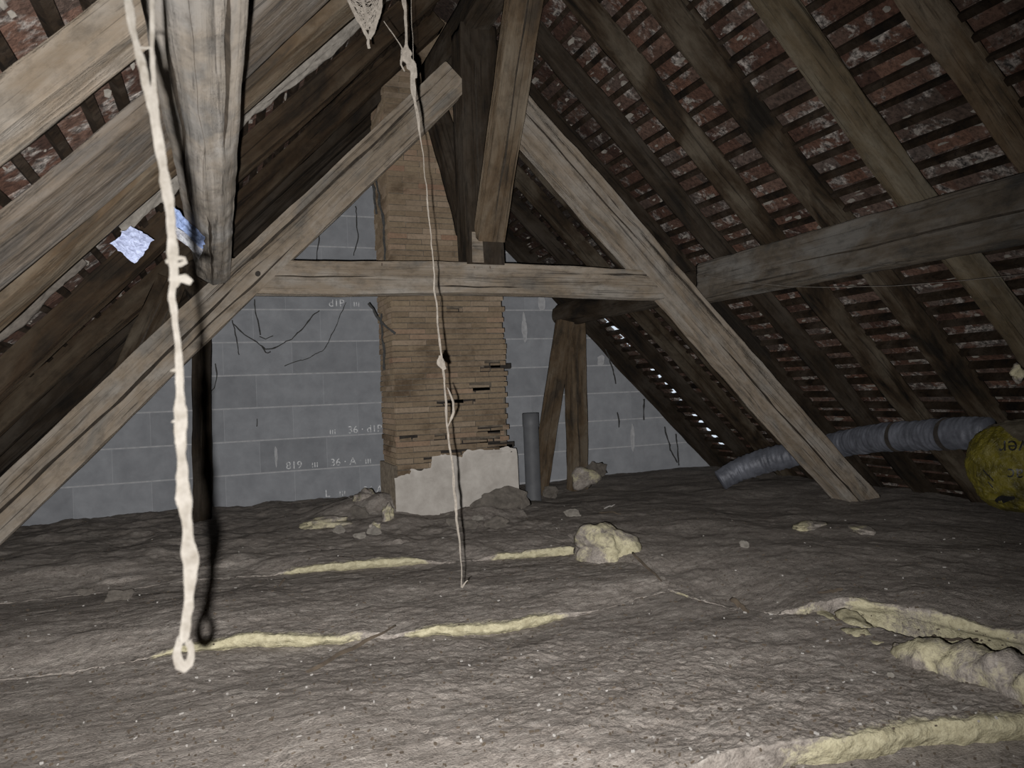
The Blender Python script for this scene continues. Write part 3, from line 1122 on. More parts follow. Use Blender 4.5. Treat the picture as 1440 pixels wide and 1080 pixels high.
def path(pts, n):
    return resample(pts, 1e-3)[np.linspace(0, 10 ** 9, n).astype(int) * 0] if False else np.c_[[np.interp(np.linspace(0, 1, n), np.linspace(0, 1, len(pts)), [p[q] for p in pts]) for q in (0, 1)]].T


def batt(label, front, back, nu, nv, z_front, z_back, edge_h, expo, seed, bumps=(), rise=None, low=-0.028):
    """a strip of glass wool between a front and a back outline; edge_h and expo give the height and bareness of the front edge along it"""
    A, B = path(front, nu), path(back, nu)
    u = np.linspace(0, 1, nu)
    wob = 0.03 * fbm(A[:, 0] * 3 + seed, A[:, 1] * 3, seed, 4)
    dirn = (B - A)
    dirn = dirn / np.linalg.norm(dirn, axis=1)[:, None]
    A = A + dirn * wob[:, None]
    rows, ex = [], []
    sk = 9
    hh, ee = np.array([edge_h(t) for t in u]), np.array([expo(t) for t in u])
    hh = hh * (1 + 0.5 * fbm(A[:, 0] * 7, A[:, 1] * 7, seed + 2, 3))
    ee = np.clip(ee * (1.15 + 0.9 * fbm(A[:, 0] * 5, A[:, 1] * 5, seed + 5, 3)), 0, 1)
    tv = np.linspace(0, 1, nv) ** 1.25

    def top(P, t):
        zf = low + (z_front - low) * np.clip(hh / 0.035, 0, 1)
        dist_ = t * 1.0
        zl = z_front + (zf - z_front) * math.exp(-(t / 0.12) ** 2)
        z = ZF + zl + (z_back - zl) * (t * t * (3 - 2 * t))
        z = z + 0.035 * fbm(P[:, 0] * 1.3 + 3, P[:, 1] * 1.6, 1.0, 3) + 0.014 * fbm(P[:, 0] * 4.5, P[:, 1] * 5.5, 2.0, 4) + 0.0045 * fbm(P[:, 0] * 26, P[:, 1] * 28, 3.0, 3)
        z = z + 0.0035 * fbm(P[:, 0] * 90, P[:, 1] * 130, 5.0, 2)
        for (bx, by, br, bh) in bumps:
            z = z + bh * np.exp(-((P[:, 0] - bx) ** 2 + (P[:, 1] - by) ** 2) / br ** 2)
        if rise is not None:
            z = z + rise(P)
        return z

    ztop0 = top(A, 0.0)
    for q in range(sk):
        f = q / sk
        # rounded, slightly bulging bare edge
        out = 0.014 * math.sin(f * math.pi) - 0.02 * (1 - f)
        P = A - dirn * (out * (0.4 + ee))[:, None] + dirn * (0.012 * fbm(A[:, 0] * 30, f * 4 + seed, seed, 3))[:, None]
        z = ztop0 - (0.006 + hh * 1.35) * (1 - f) ** 1.0 - 0.10 * (q == 0)
        z = z + 0.004 * fbm(A[:, 0] * 50, f * 9, seed, 3)
        rows.append(np.c_[P, z])
        ex.append(ee * (1.0 if f < 0.8 else 0.75))
    for t in tv:
        P = A + (B - A) * t
        rows.append(np.c_[P, top(P, t)])
        dist = t * np.linalg.norm(B - A, axis=1)
        ex.append(ee * np.exp(-(dist / 0.06) ** 1.2) * 0.7)
    V = np.vstack(rows)
    Fs = grid_faces(len(rows), nu)
    me = mesh('insulation_batt', V, Fs)
    at = me.attributes.new('exposed', 'FLOAT', 'POINT')
    at.data.foreach_set('value', np.concatenate(ex).astype(np.float32))
    o = link('insulation_batt', me, WOOL, None, label, 'insulation', 'glass wool strips on the attic floor')
    b = len(BVH_V)
    BVH_V.extend(map(tuple, V))
    BVH_F.extend(tuple(i + b for i in q) for q in Fs)
    return o


def bell(t, spans):
    return max([0.0] + [max(0.0, min(1.0, (t - a) / w, (b - t) / w)) for a, b, w in spans])


s2 = [(-1.5, 2.9), (-0.6, 2.72), (-0.25, 2.66), (0.05, 2.62), (0.28, 2.585), (0.51, 2.53), (0.73, 2.44), (0.95, 2.43), (1.2, 2.47), (1.66, 2.55)]
s2x = lambda t: np.interp(t, np.linspace(0, 1, len(s2)), [p[0] for p in s2])
s1 = [(-1.5, 3.9), (-0.2, 3.75), (0.21, 3.68), (0.56, 3.58), (0.9, 3.53), (1.2, 3.42), (1.4, 3.42), (1.6, 3.32), (1.72, 3.3)]
s1x = lambda t: np.interp(t, np.linspace(0, 1, len(s1)), [p[0] for p in s1])
f0 = [(-1.5, 1.30), (0.7, 1.29), (1.0, 1.28), (1.19, 1.235), (1.31, 1.225), (1.43, 1.215), (1.52, 1.17), (1.69, 1.14), (1.95, 1.08)]
f0x = lambda t: np.interp(t, np.linspace(0, 1, len(f0)), [p[0] for p in f0])

batt('front strip of grey dusty wool in the immediate foreground', [(-1.6, -1.5), (2.2, -1.5)], [(-1.6, 1.40), (2.2, 1.30)], 120, 110, 0.0, -0.045, lambda t: 0.05, lambda t: 0.0, 1.0)
batt('large dusty wool strip filling the foreground below the longest yellow edge', f0, [(p[0] if p[0] < 1.5 else p[0] + 0.06, p[1] + 0.10) for p in s2], 260, 190, 0.012, -0.034,
     lambda t: 0.0 + 0.045 * bell(f0x(t), [(0.7, 2.2, 0.3)]), lambda t: bell(f0x(t), [(0.85, 2.2, 0.5)]) * 0.9, 2.0)
batt('middle dusty wool strip with the longest yellow front edge', s2, [(p[0], p[1] + 0.12) for p in s1], 240, 130, 0.012, -0.032,
     lambda t: 0.0 + 0.037 * bell(s2x(t), [(-0.30, 0.60, 0.35), (0.48, 1.25, 0.25)]), lambda t: bell(s2x(t), [(-0.32, 0.52, 0.2), (0.48, 1.2, 0.2)]), 3.0)


def rise_back(P):
    # settles lower towards the left eave, heaps up against the chimney foot
    return 0.05 * np.exp(-((P[:, 0] - 0.85) ** 2 / 0.10 + (P[:, 1] - 5.2) ** 2 / 0.18)) + 0.03 * fbm(P[:, 0] * 6, P[:, 1] * 6, 8.0, 4) * (P[:, 1] > 3.9)


batt('back dusty wool strip between chimney foot and shorter yellow edges', s1, [(-1.9, 5.97), (1.75, 5.97)], 240, 150, 0.012, 0.0,
     lambda t: 0.0 + 0.031 * bell(s1x(t), [(0.15, 1.0, 0.25), (1.12, 1.7, 0.15)]), lambda t: bell(s1x(t), [(0.18, 0.96, 0.15), (1.14, 1.72, 0.1)]), 4.0,
     bumps=[(0.93, 4.75, 0.14, 0.11), (0.75, 4.9, 0.2, 0.06), (1.75, 4.65, 0.22, 0.13), (1.45, 4.45, 0.2, 0.04), (1.0, 4.45, 0.12, 0.03)], rise=rise_back)
brk = [(1.66, 3.05), (1.64, 2.75), (1.62, 2.55), (1.63, 2.40), (1.66, 2.24), (1.70, 2.06), (1.77, 1.97), (1.90, 1.97), (2.03, 1.86), (2.10, 1.66), (2.20, 1.42), (2.36, 1.1), (2.6, 0.6), (3.0, -1.4)]
batt('broad dusty wool strip on the right, below the silver duct', brk, [(1.62, 5.97), (2.0, 5.97), (2.4, 5.97), (2.8, 5.97), (3.2, 5.97), (3.6, 5.97), (4.2, 5.97), (4.35, 5.2), (4.35, 4.4), (4.35, 3.6), (4.35, 2.8), (4.35, 1.8), (4.35, 0.6), (4.35, -1.4)], 260, 190,
     0.02, -0.01, lambda t: 0.002 + 0.034 * bell(t, [(0.36, 0.9, 0.12)]), lambda t: 0.36 + 0.35 * float(vnoise(t * 24, 3.0)) + 0.3 * bell(t, [(0.55, 0.95, 0.12)]), 5.0,
     bumps=[(3.5, 3.9, 0.5, -0.03), (2.3, 5.6, 0.6, -0.03), (3.0, 3.05, 0.2, 0.02)])


# torn yellow roll lying in the gap on the right
def roll(pts, rads, seed, squash):
    P = resample(pts, 0.012)
    m = len(P)
    R = np.interp(np.linspace(0, 1, m), np.linspace(0, 1, len(rads)), rads)
    V, fs = tube_data(P, R, 40, 0.55, seed)
    V = np.array(V)
    c = np.repeat(P, 40, axis=0)
    V = c + (V - c) * np.array([1, 1, squash])
    V[:, 2] += 0.012 * fbm(V[:, 0] * 18, V[:, 1] * 18, seed, 4)
    return V, fs


def roll_obj(label, pts, rads, seed, squash=0.62, ex=0.85):
    V, fs = roll(pts, rads, seed, squash)
    me = mesh('insulation_offcut', V, fs)
    at = me.attributes.new('exposed', 'FLOAT', 'POINT')
    at.data.foreach_set('value', (ex + 0.75 * fbm(V[:, 0] * 9, V[:, 1] * 9, V[:, 2] * 9 + seed, 3)).astype(np.float32))
    return link('insulation_offcut', me, WOOL, None, label, 'insulation', 'torn glass wool offcuts')


zz = ZF - 0.012
G = lambda px, py, dz=0.0: on_floor(px, py, ZF + dz)
roll_obj('fat torn roll of yellow wool at the right edge', [G(1262, 918, .005), G(1290, 925, .02), G(1340, 932, .03), G(1400, 952, .03), G(1460, 972, .03), G(1560, 1010, .03)], [0.03, 0.058, 0.068, 0.07, 0.07, 0.07], 3.0, 0.9, 0.62)
roll_obj('short curled yellow wool piece before the fat torn roll', [(1.80, 1.80, zz), (1.77, 1.72, zz - .005), (1.775, 1.64, zz)], [0.035, 0.055, 0.045], 8.0, 0.7, 0.6)
roll_obj('small crumpled yellow wool flap at the gap corner', [(1.90, 1.93, zz + .01), (1.86, 1.84, zz), (1.86, 1.76, zz)], [0.03, 0.05, 0.03], 12.0, 0.6, 0.7)
roll_obj('flat yellow wool sliver just below the gap corner', [(1.86, 1.99, zz + .012), (1.80, 1.90, zz + .012), (1.79, 1.86, zz + .01)], [0.02, 0.03, 0.02], 15.0, 0.5, 0.55)

SURF = BVHTree.FromPolygons(BVH_V, BVH_F)


def ground(x, y):
    h = SURF.ray_cast(Vector((x, y, 0.2)), Vector((0, 0, -1)))
    return h[0].z if h[0] is not None else ZF


def ground_px(px, py):
    p = on_floor(px, py, ZF)
    for _ in range(4):
        p = on_floor(px, py, ground(p.x, p.y))
    return p


# ------------------------------------------------------------------ rubble and small things on the wool
def rubble(name, px, py, wpx, seed, mat, label, cat, group=None, sq=(1, 0.9, 0.75), sink=0.25, amp=0.5):
    p = ground_px(px, py)
    z = project(p)[2]
    r = wpx / 2 * z / F_PX
    d = rock_data((0, 0, 0), r, seed, sq, amp, 4)
    V = np.array(d[0])
    V = V * (1 + 0.10 * fbm(V[:, 0] / r * 4, V[:, 1] / r * 4, V[:, 2] / r * 4 + seed, 4))[:, None]
    me = mesh(name, V, d[1])
    if mat is LUMP:
        mat = WOOL
        at = me.attributes.new('exposed', 'FLOAT', 'POINT')
        at.data.foreach_set('value', (0.42 + 0.6 * fbm(V[:, 0] / r * 1.5, V[:, 1] / r * 1.5, V[:, 2] / r * 1.5 + seed, 3)).astype(np.float32))
    o = link(name, me, mat, None, label, cat, group)
    o.location = (p.x, p.y, p.z + r * sq[2] * (1 - sink))
    o.rotation_euler = (0, 0, seed)
    return o


rubble('wool_lump', 846, 785, 82, 2.3, LUMP, 'big pale fluffy lump at the end of the yellow edge', 'insulation', 'loose wool lumps', (1, 0.7, 0.62), 0.35)
rubble('wool_lump', 510, 722, 40, 5.1, LUMP, 'dull yellow lump left of the chimney foot', 'insulation', 'loose wool lumps', (1, 0.8, 0.9))
rubble('wool_lump', 545, 738, 24, 7.7, LUMP, 'upright yellowish lump touching the plastered base', 'insulation', 'loose wool lumps', (0.8, 0.7, 1.3))
rubble('wool_lump', 528, 744, 14, 1.7, LUMP, 'tiny yellow lump between two stones', 'insulation', 'loose wool lumps')
rubble('wool_lump', 455, 742, 70, 9.2, LUMP, 'flat yellow strip of wool left of the rubble', 'insulation', 'loose wool lumps', (1, 0.5, 0.22), 0.3)
rubble('wool_lump', 1135, 742, 60, 19.2, LUMP, 'flat pale wool scrap on the right strip', 'insulation', 'loose wool lumps', (1, 0.5, 0.16), 0.3)
rubble('wool_lump', 1210, 748, 60, 23.2, LUMP, 'thin pale wool scrap before the truss rafter foot', 'insulation', 'loose wool lumps', (1, 0.4, 0.14), 0.3)
rubble('rubble_stone', 477, 750, 14, 3.3, PALESTONE, 'small pale stone at the end of the flat yellow strip', 'stone', 'rubble by the chimney')
rubble('rubble_stone', 507, 757, 20, 4.3, PALESTONE, 'pale flat stone in front of the rubble heap', 'stone', 'rubble by the chimney', (1, .8, .5))
rubble('rubble_stone', 527, 752, 17, 6.4, PALESTONE, 'pale angular stone nearest the plastered base', 'stone', 'rubble by the chimney')
rubble('rubble_stone', 505, 730, 26, 8.4, STONE, 'dark stone under the dull yellow lump', 'stone', 'rubble by the chimney')
rubble('rubble_stone', 530, 724, 30, 10.4, STONE, 'dark rounded stone against the chimney flank', 'stone', 'rubble by the chimney')
rubble('rubble_stone', 705, 722, 78, 12.6, STONE, 'large dark slanted stone leaning on the chimney right corner', 'stone', 'rubble by the chimney', (1.0, 0.5, 0.55), 0.3, 0.35)
rubble('rubble_stone', 672, 735, 16, 14.6, PALESTONE, 'pale round stone before the plastered base', 'stone', 'rubble by the chimney')
rubble('rubble_stone', 650, 742, 46, 15.1, STONE, 'low dark stone in front of the plastered base', 'stone', 'rubble by the chimney', (1, .5, .3))
rubble('rubble_stone', 700, 742, 34, 16.1, STONE, 'dark stone under the slanted stone', 'stone', 'rubble by the chimney', (1, .6, .45))
rubble('rubble_stone', 775, 700, 30, 17.1, STONE, 'dark stone at the foot of the leaning brace', 'stone', 'rubble by the chimney', (1, .6, .6))
rubble('rubble_stone', 806, 726, 24, 18.1, PALESTONE, 'greyish stone on the wool below the rear post', 'stone', 'rubble by the chimney', (1, .6, .4))
rubble('rubble_stone', 1047, 769, 14, 20.1, PALESTONE, 'lone pale pebble on the right wool strip', 'stone')
rubble('rubble_stone', 1253, 952, 9, 21.1, PALESTONE, 'lone round pebble beside the torn yellow roll', 'stone')
rubble('wool_lump', 165, 842, 40, 31.2, STONE, 'dark dusty clump on the wool at far left', 'insulation', 'loose wool lumps', (1, .7, .3), 0.3, 0.8)
rubble('wool_lump', 118, 835, 26, 33.2, STONE, 'smaller dark clump left of the dusty clump', 'insulation', 'loose wool lumps', (1, .7, .3), 0.3, 0.8)


def stick(px0, py0, px1, py1, r, mat, label, lift=0.012, cat='stick', group='loose sticks on the wool'):
    a, b = ground_px(px0, py0), ground_px(px1, py1)
    pts = []
    for t in np.linspace(0, 1, 14):
        p = a.lerp(b, t)
        p.z = max(ground(p.x, p.y), p.z) + lift + 0.004 * float(vnoise(t * 6, px0))
        pts.append(p - a)
    o = link('stick', mesh('stick', *tube_data(pts, np.interp(np.linspace(0, 1, 14), [0, 0.5, 1], [r, r, r * 0.6]), 7, 0.4, px0)), mat, None, label, cat, group)
    o.location = a
    return o


stick(432, 946, 556, 882, 0.006, CHIPS_D, 'long thin dark stick below the longest yellow edge', 0.004)
stick(1030, 845, 1052, 862, 0.010, CHIPS_D, 'thick short dark stick in the gap on the right', 0.004)
stick(890, 780, 930, 818, 0.006, CHIPS_D, 'dark straw at the start of the right gap', 0.002)
stick(1375, 0 + 905, 1320, 905, 0.004, CHIPS_D, 'thin dark twig behind the torn roll', 0.01)
stick(400, 815, 393, 825, 0.004, CHIPS_D, 'tiny dark splinter under the shorter yellow edge', 0.004)
stick(850, 717, 865, 711, 0.004, CHIPS_W, 'small white splinter right of the grey pipe', 0.008)
stick(843, 722, 873, 724, 0.005, CHIPS_D, 'dark lath lying below the white splinter', 0.006)
stick(1185, 832, 1150, 836, 0.005, CHIPS_D, 'short dark twig across the right strip', 0.006)


def scatter(label, count, mat, seed, smin, smax, group):
    rr = random.Random(seed)
    V, Fs = [], []
    n = 0
    while n < count:
        px, py = rr.uniform(-40, 1480), 700 + 390 * rr.random() ** 0.8
        p = on_floor(px, py, ZF)
        if p.y > 5.9 or p.x > 4.2 or p.x < -1.5:
            continue
        z = ground(p.x, p.y)
        ln, w = rr.uniform(smin, smax), rr.uniform(0.0008, 0.0025)
        a = rr.uniform(0, math.pi)
        c, s = math.cos(a), math.sin(a)
        b = len(V)
        t = rr.uniform(0.001, 0.005)
        for (x, y, zz_) in box_data(-ln, ln, -w, w, 0, t)[0]:
            V.append((p.x + x * c - y * s, p.y + x * s + y * c, z + zz_ + 0.0005 + x * rr.uniform(-0.1, 0.1)))
        Fs += [tuple(i + b for i in q) for q in box_data(0, 1, 0, 1, 0, 1)[1]]
        n += 1
    return link('litter', mesh('litter', V, Fs), mat, None, label, 'litter', group, 'stuff', smooth=False)


scatter('pale chips and straw bits strewn over the dusty wool', 220, CHIPS_W, 3, 0.0012, 0.006, None)
scatter('dark splinters and crumbs strewn over the dusty wool', 1500, CHIPS_D, 5, 0.001, 0.006, None)

def woolly(o, seed, ex=0.4):
    V = np.array([tuple(v_.co) for v_ in o.data.vertices])
    at = o.data.attributes.new('exposed', 'FLOAT', 'POINT')
    at.data.foreach_set('value', (ex + 0.6 * fbm(V[:, 0] * 14, V[:, 1] * 14, V[:, 2] * 14 + seed, 3)).astype(np.float32))
    o.data.materials.clear()
    o.data.materials.append(WOOL)


# wool around the rear post
po = link('post_wool', mesh('post_wool', *rock_data((2.66, 5.36, -0.74), 0.11, 3.7, (1.15, 0.7, 0.8), 0.5, 3)), LUMP, None, 'clump of yellow wool packed round the rear post foot', 'insulation')
link('wool_lump', mesh('wool_lump', *rock_data((2.78, 5.36, -0.68), 0.07, 6.7, (1.1, 0.8, 0.9), 0.7, 3)), STONE, None, 'dark dusty tuft on top of the post foot clump', 'insulation', 'loose wool lumps')
link('wool_lump', mesh('wool_lump', *rock_data(tuple(at_depth(1432, 524, 2.22)), 0.030, 9.7, (0.9, 0.8, 1.2), 0.6, 3)), LUMP, None, 'cream foam blob on the rafter at the right edge', 'insulation', 'loose wool lumps')

def scrap_mesh(c4, Y0, Y1, amp, seed, n=16):
    a, b, c, d = [Vector(at_depth(*p, Y)) for p, Y in zip(c4, (Y0, Y1, Y1, Y0))]
    V = []
    for lay in (0, 1):
        for i in range(n):
            for j in range(n):
                u, v_ = i / (n - 1), j / (n - 1)
                p = (a * (1 - u) + b * u) * (1 - v_) + (d * (1 - u) + c * u) * v_
                k = amp * float(fbm(u * 3 + seed, v_ * 3, seed, 4))
                V.append((p.x + k * 0.3 + 0.3 * amp * float(vnoise(u * 9, v_ * 9, seed)), p.y + k + 0.002 * lay, p.z + k * 0.4 + 0.3 * amp * float(vnoise(u * 9, v_ * 9, seed + 4))))
    f = grid_faces(n, n)
    return V, f + [tuple(i + n * n for i in q[::-1]) for q in f]


def film_mat(name, c, rough):
    M = Mat(name, rough, 0.6)
    n1 = M.noise(M.world((60, 60, 60)), 1.0, 5, 0.6, 0.8)
    M.color(M.ramp(n1, [(0.35, (c[0] * 0.5, c[1] * 0.5, c[2] * 0.55)), (0.65, c)]))
    M.bump(n1, 0.8, 0.01)
    return M.m


FILM_B = film_mat('pale_blue_film', (0.36, 0.48, 0.78), 0.35)
FILM_W = film_mat('white_film', (0.62, 0.64, 0.68), 0.4)
sc = link('plastic_scrap', mesh('plastic_scrap', *scrap_mesh([(242, 287), (288, 334), (286, 350), (240, 314)], 2.50, 2.60, 0.012, 3)), FILM_B, None,
          'blue and white plastic scrap tucked beside the pale purlin behind the near string', 'plastic', 'plastic scraps under the left roof')
under(link('hem', mesh('hem', *scrap_mesh([(240, 312), (286, 348), (281, 364), (240, 326)], 2.50, 2.60, 0.010, 5)), FILM_W, None, 'white lower edge'), sc)
link('plastic_scrap', mesh('plastic_scrap', *scrap_mesh([(155, 342), (182, 318), (216, 336), (190, 372)], 2.80, 2.88, 0.013, 8)), film_mat('bright_film', (0.62, 0.70, 0.95), 0.25), None,
     'crumpled bright bluish plastic scrap under the left rafters', 'plastic', 'plastic scraps under the left roof')

for o in [q for q in C.objects if q.name.startswith(('post_wool', 'wool_lump')) and q.data.materials and q.data.materials[0] is LUMP]:
    woolly(o, 3.0)

# ------------------------------------------------------------------ grey pipe beside the chimney
pp = empty('vent_pipe', (2.12, 5.0, -0.9), 'open grey plastic pipe standing between chimney and leaning brace', 'pipe')
PX, PY, PR = 2.085, 5.02, 0.056
ztop = float(at_depth(748, 581, 5.02)[2])
n = 28
V, fs = [], []
prof = [(PR, -0.93), (PR, ztop - 0.10), (PR + 0.004, ztop - 0.09), (PR + 0.004, ztop), (PR - 0.004, ztop), (PR - 0.004, ztop - 0.4)]
for (r, z) in prof:
    for k in range(n):
        a = k / n * 2 * math.pi
        V.append((PX + r * math.cos(a) + 0.0 * z, PY + r * math.sin(a), z))
o = link('tube', mesh('tube', V, grid_faces(len(prof), n, True)), PIPE)
under(o, pp)
o.data.shade_auto_smooth() if hasattr(o.data, 'shade_auto_smooth') else None

# ------------------------------------------------------------------ silver duct
dpts = [at_depth(1012, 676, 4.42), at_depth(1040, 660, 4.36), at_depth(1075, 648, 4.24), at_depth(1120, 638, 4.06), at_depth(1160, 630, 3.93), at_depth(1195, 622, 3.72),
        at_depth(1240, 615, 3.42), at_depth(1300, 612, 3.10), at_depth(1350, 609, 2.86), at_depth(1392, 608, 2.70)]
dr = [0.070, 0.080, 0.083, 0.084, 0.084, 0.085, 0.086, 0.087, 0.087, 0.082]
P = resample(dpts, 0.006)
for _ in range(60):
    P[1:-1] = 0.25 * P[:-2] + 0.5 * P[1:-1] + 0.25 * P[2:]
m = len(P)
R = np.interp(np.linspace(0, 1, m), np.linspace(0, 1, len(dr)), dr)
tt = np.arange(m) * 0.006
R = R * (1 + 0.010 * np.sin(tt / 0.030 * 2 * math.pi) + 0.05 * vnoise(tt * 9, 1.0))
R[0] *= 0.8
DC = link('flexible_duct', mesh('flexible_duct', *tube_data(P, R, 48, 0.10, 2.0)), DUCT, None, 'silvery flexible duct passing behind the right truss rafter', 'duct')
for q in (0.70, 0.88):
    i = int(q * m)
    V, fs = tube_data(P[i - 2:i + 3], R[i - 2:i + 3] * 1.035, 36, 0.05, q)
    under(link('clamp_band', mesh('clamp_band', V, fs), SOOT), DC)

# ------------------------------------------------------------------ yellow sack
BC = at_depth(1437, 657, 2.52)
bag = empty('insulation_sack', (BC.x, BC.y, BC.z - 0.25), 'crumpled yellow insulation sack wrapped round the duct end, with black print', 'sack')
bm = bmesh.new()
bmesh.ops.create_icosphere(bm, subdivisions=6, radius=1.0)
v = np.array([tuple(x.co) for x in bm.verts])
fcs = [tuple(x.index for x in q.verts) for q in bm.faces]
bm.free()
k = 1 + 0.10 * fbm(v[:, 0] * 1.4 + 4, v[:, 1] * 1.4, v[:, 2] * 1.4, 3)
rid = 1 - np.abs(fbm(v[:, 0] * 3.2, v[:, 1] * 3.2, v[:, 2] * 2.0 + 7, 3)) * 2
k = k + 0.05 * rid ** 3 - 0.035 * np.abs(fbm(v[:, 0] * 6, v[:, 1] * 6, v[:, 2] * 4.0 + 3, 3))
v = v * k[:, None] * np.array([0.225, 0.225, 0.235])
v[:, 2] = np.where(v[:, 2] < -0.19, -0.19 + (v[:, 2] + 0.19) * 0.6, v[:, 2])
SV = v + np.array(BC)
shell = link('shell', mesh('shell', SV, fcs), BAG)
shell.data.materials.append(FILM)
topf = []
for q in fcs:
    c_ = SV[list(q)].mean(0) - np.array(BC)
    topf.append(1 if c_[2] > 0.03 + 0.02 * math.sin(30 * c_[1]) and float(c_ @ CAM_R) > -0.105 + 0.02 * math.sin(25 * c_[2]) else 0)
shell.data.polygons.foreach_set('material_index', topf)
shell.data.update()
under(shell, bag)
SB = BVHTree.FromPolygons([tuple(p) for p in SV], fcs)


def print_on_bag(me, px, py, rot, name='printed_lettering'):
    """lay flat print on the sack's surface"""
    c = Vector(ray(px, py))
    h = SB.ray_cast(Vector((0, 0, 0)), c.normalized())
    if h[0] is None:
        return
    p0, nn = h[0], -c.normalized()
    ex = nn.cross(Vector((0, 0, 1))).normalized() * -1
    ey = ex.cross(nn) * -1
    ex, ey = Vector(CAM_R), Vector(-CAM_D)
    cr, sr = math.cos(rot), math.sin(rot)
    bm = bmesh.new()
    bm.from_mesh(me)
    bmesh.ops.subdivide_edges(bm, edges=bm.edges[:], cuts=2)
    bm.to_mesh(me)
    bm.free()
    for vt in me.vertices:
        a, b = vt.co.x, vt.co.y
        q = p0 + ex * (a * cr - b * sr) + ey * (a * sr + b * cr) - nn * (-0.3)
        hh = SB.ray_cast(q + nn * 0.3, -nn)
        vt.co = (hh[0] + nn * (0.003 + (0.001 if vt.co.z > 0 else 0))) if hh[0] is not None else (q - nn * 0.28)
    o = link(name, me, BLACK, None, 'black print on the sack', smooth=False)
    under(o, bag)


tm = text_mesh('isover', 0.105, 0.0005)
xs = [vv.co.x for vv in tm.vertices]
for vv in tm.vertices:
    vv.co.x -= max(xs)
print_on_bag(tm, 1404, 620, math.pi + 0.02)
tm = text_mesh('pac', 0.09, 0.0005)
xs = [vv.co.x for vv in tm.vertices]
for vv in tm.vertices:
    vv.co.x -= max(xs)
print_on_bag(tm, 1417, 659, math.pi - 0.05)


def flat_mark(pts):
    bm = bmesh.new()
    vs = [bm.verts.new((x, y, 0)) for x, y in pts]
    bm.faces.new(vs)
    bmesh.ops.triangulate(bm, faces=bm.faces[:])
    me = bpy.data.meshes.new('mark')
    bm.to_mesh(me)
    bm.free()
    return me


print_on_bag(flat_mark([(0.05 * math.cos(a), 0.017 * math.sin(a) * (1 + 0.3 * math.cos(3 * a))) for a in np.linspace(0, 2 * math.pi, 18)[:-1]]), 1413, 702, 0.15, 'printed_mark')
for (sx, sy) in ((0, 0), (0.02, -0.03), (0.012, -0.062)):
    print_on_bag(flat_mark([(-0.012 + sx, 0.02 + sy), (-0.006 + sx, 0.022 + sy), (0.012 + sx, -0.01 + sy), (0.006 + sx, -0.013 + sy)]), 1386, 666, 0.2, 'printed_mark')


# ------------------------------------------------------------------ strings and cobwebs
def string(name, pts, rads, mat, n=10, lump=0.5, seed=1.0, step=0.004, jit=0.0015, parent=None, label=None, cat=None, thick=0.85):
    P = resample(pts, step)
    m = len(P)
    t = np.linspace(0, 1, m)
    R = np.interp(t, np.linspace(0, 1, len(rads)), rads)
    R = R * thick * (1 + 0.6 * fbm(np.arange(m) * step * (45 if thick > 0.6 else 22), seed, 0, 3))
    P = P + jit * np.c_[fbm(np.arange(m) * step * 25, 1.0, seed), fbm(np.arange(m) * step * 25, 5.0, seed), fbm(np.arange(m) * step * 25, 9.0, seed) * 0.3]
    o = link(name, mesh(name, *tube_data(P, R, n, lump, seed)), mat, None, label, cat)
    if parent is not None:
        under(o, parent)
    return o


def A(px, py, d=0.55):
    return Vector(ray(px, py) * d)


D1 = 0.55
near = empty('hanging_string', A(258, 940, D1), 'thick cobwebbed white string hanging near the lens with a loop at its end', 'string', 'hanging strings')
string('string', [A(150, -130, .60), A(166, -60, .57), A(180, 0), A(190, 55), A(205, 105), A(218, 170), A(231, 240), A(238, 300), A(243, 360), A(247, 395)],
       [0.0022, 0.0025, 0.0030, 0.0042, 0.0030, 0.0034, 0.0042, 0.0048, 0.0042, 0.0045], STRING, seed=2, parent=near)
string('string', [A(246, 390), A(242, 420), A(248, 470), A(252, 540), A(252, 600), A(256, 660), A(261, 720), A(270, 790), A(265, 850), A(258, 900)],
       [0.0040, 0.0036, 0.0040, 0.0052, 0.0036, 0.0058, 0.0062, 0.0074, 0.0052, 0.0040], STRING, seed=5, parent=near)
string('string', [A(206, -120, .61), A(211, -40, .58), A(214, 0), A(213, 70), A(217, 130), A(225, 190), A(232, 235)], [0.0014, 0.0016, 0.0022, 0.0022, 0.0025, 0.003, 0.003], STRING, seed=9, parent=near)
string('loop', [A(256, 896), A(249, 915), A(251, 934), A(259, 939), A(268, 930), A(269, 912), A(262, 902)], [0.0032, 0.003, 0.003, 0.0035, 0.003, 0.0028, 0.0028], STRING, seed=11, parent=near, label='small loop at the lower end')
string('knot', [A(233, 369), A(246, 363), A(262, 364), A(258, 372), A(244, 374)], [0.0022, 0.004, 0.0026, 0.003, 0.002], STRING, seed=12, parent=near, label='fluffy knot')
string('knot', [A(244, 402), A(252, 389), A(262, 394), A(268, 398)], [0.003, 0.0036, 0.0045, 0.003], STRING, seed=13, parent=near, label='short bent stub')
string('thread', [A(195, 67), A(203, 68), A(215, 67)], [0.0014, 0.0012, 0.001], STRING, seed=14, parent=near)
string('thread', [A(250, 590), A(244, 592), A(241, 593)], [0.002, 0.0016, 0.001], STRING, seed=15, parent=near)
string('thread', [A(252, 520), A(246, 521), A(242, 522)], [0.002, 0.0014, 0.001], STRING, seed=16, parent=near)

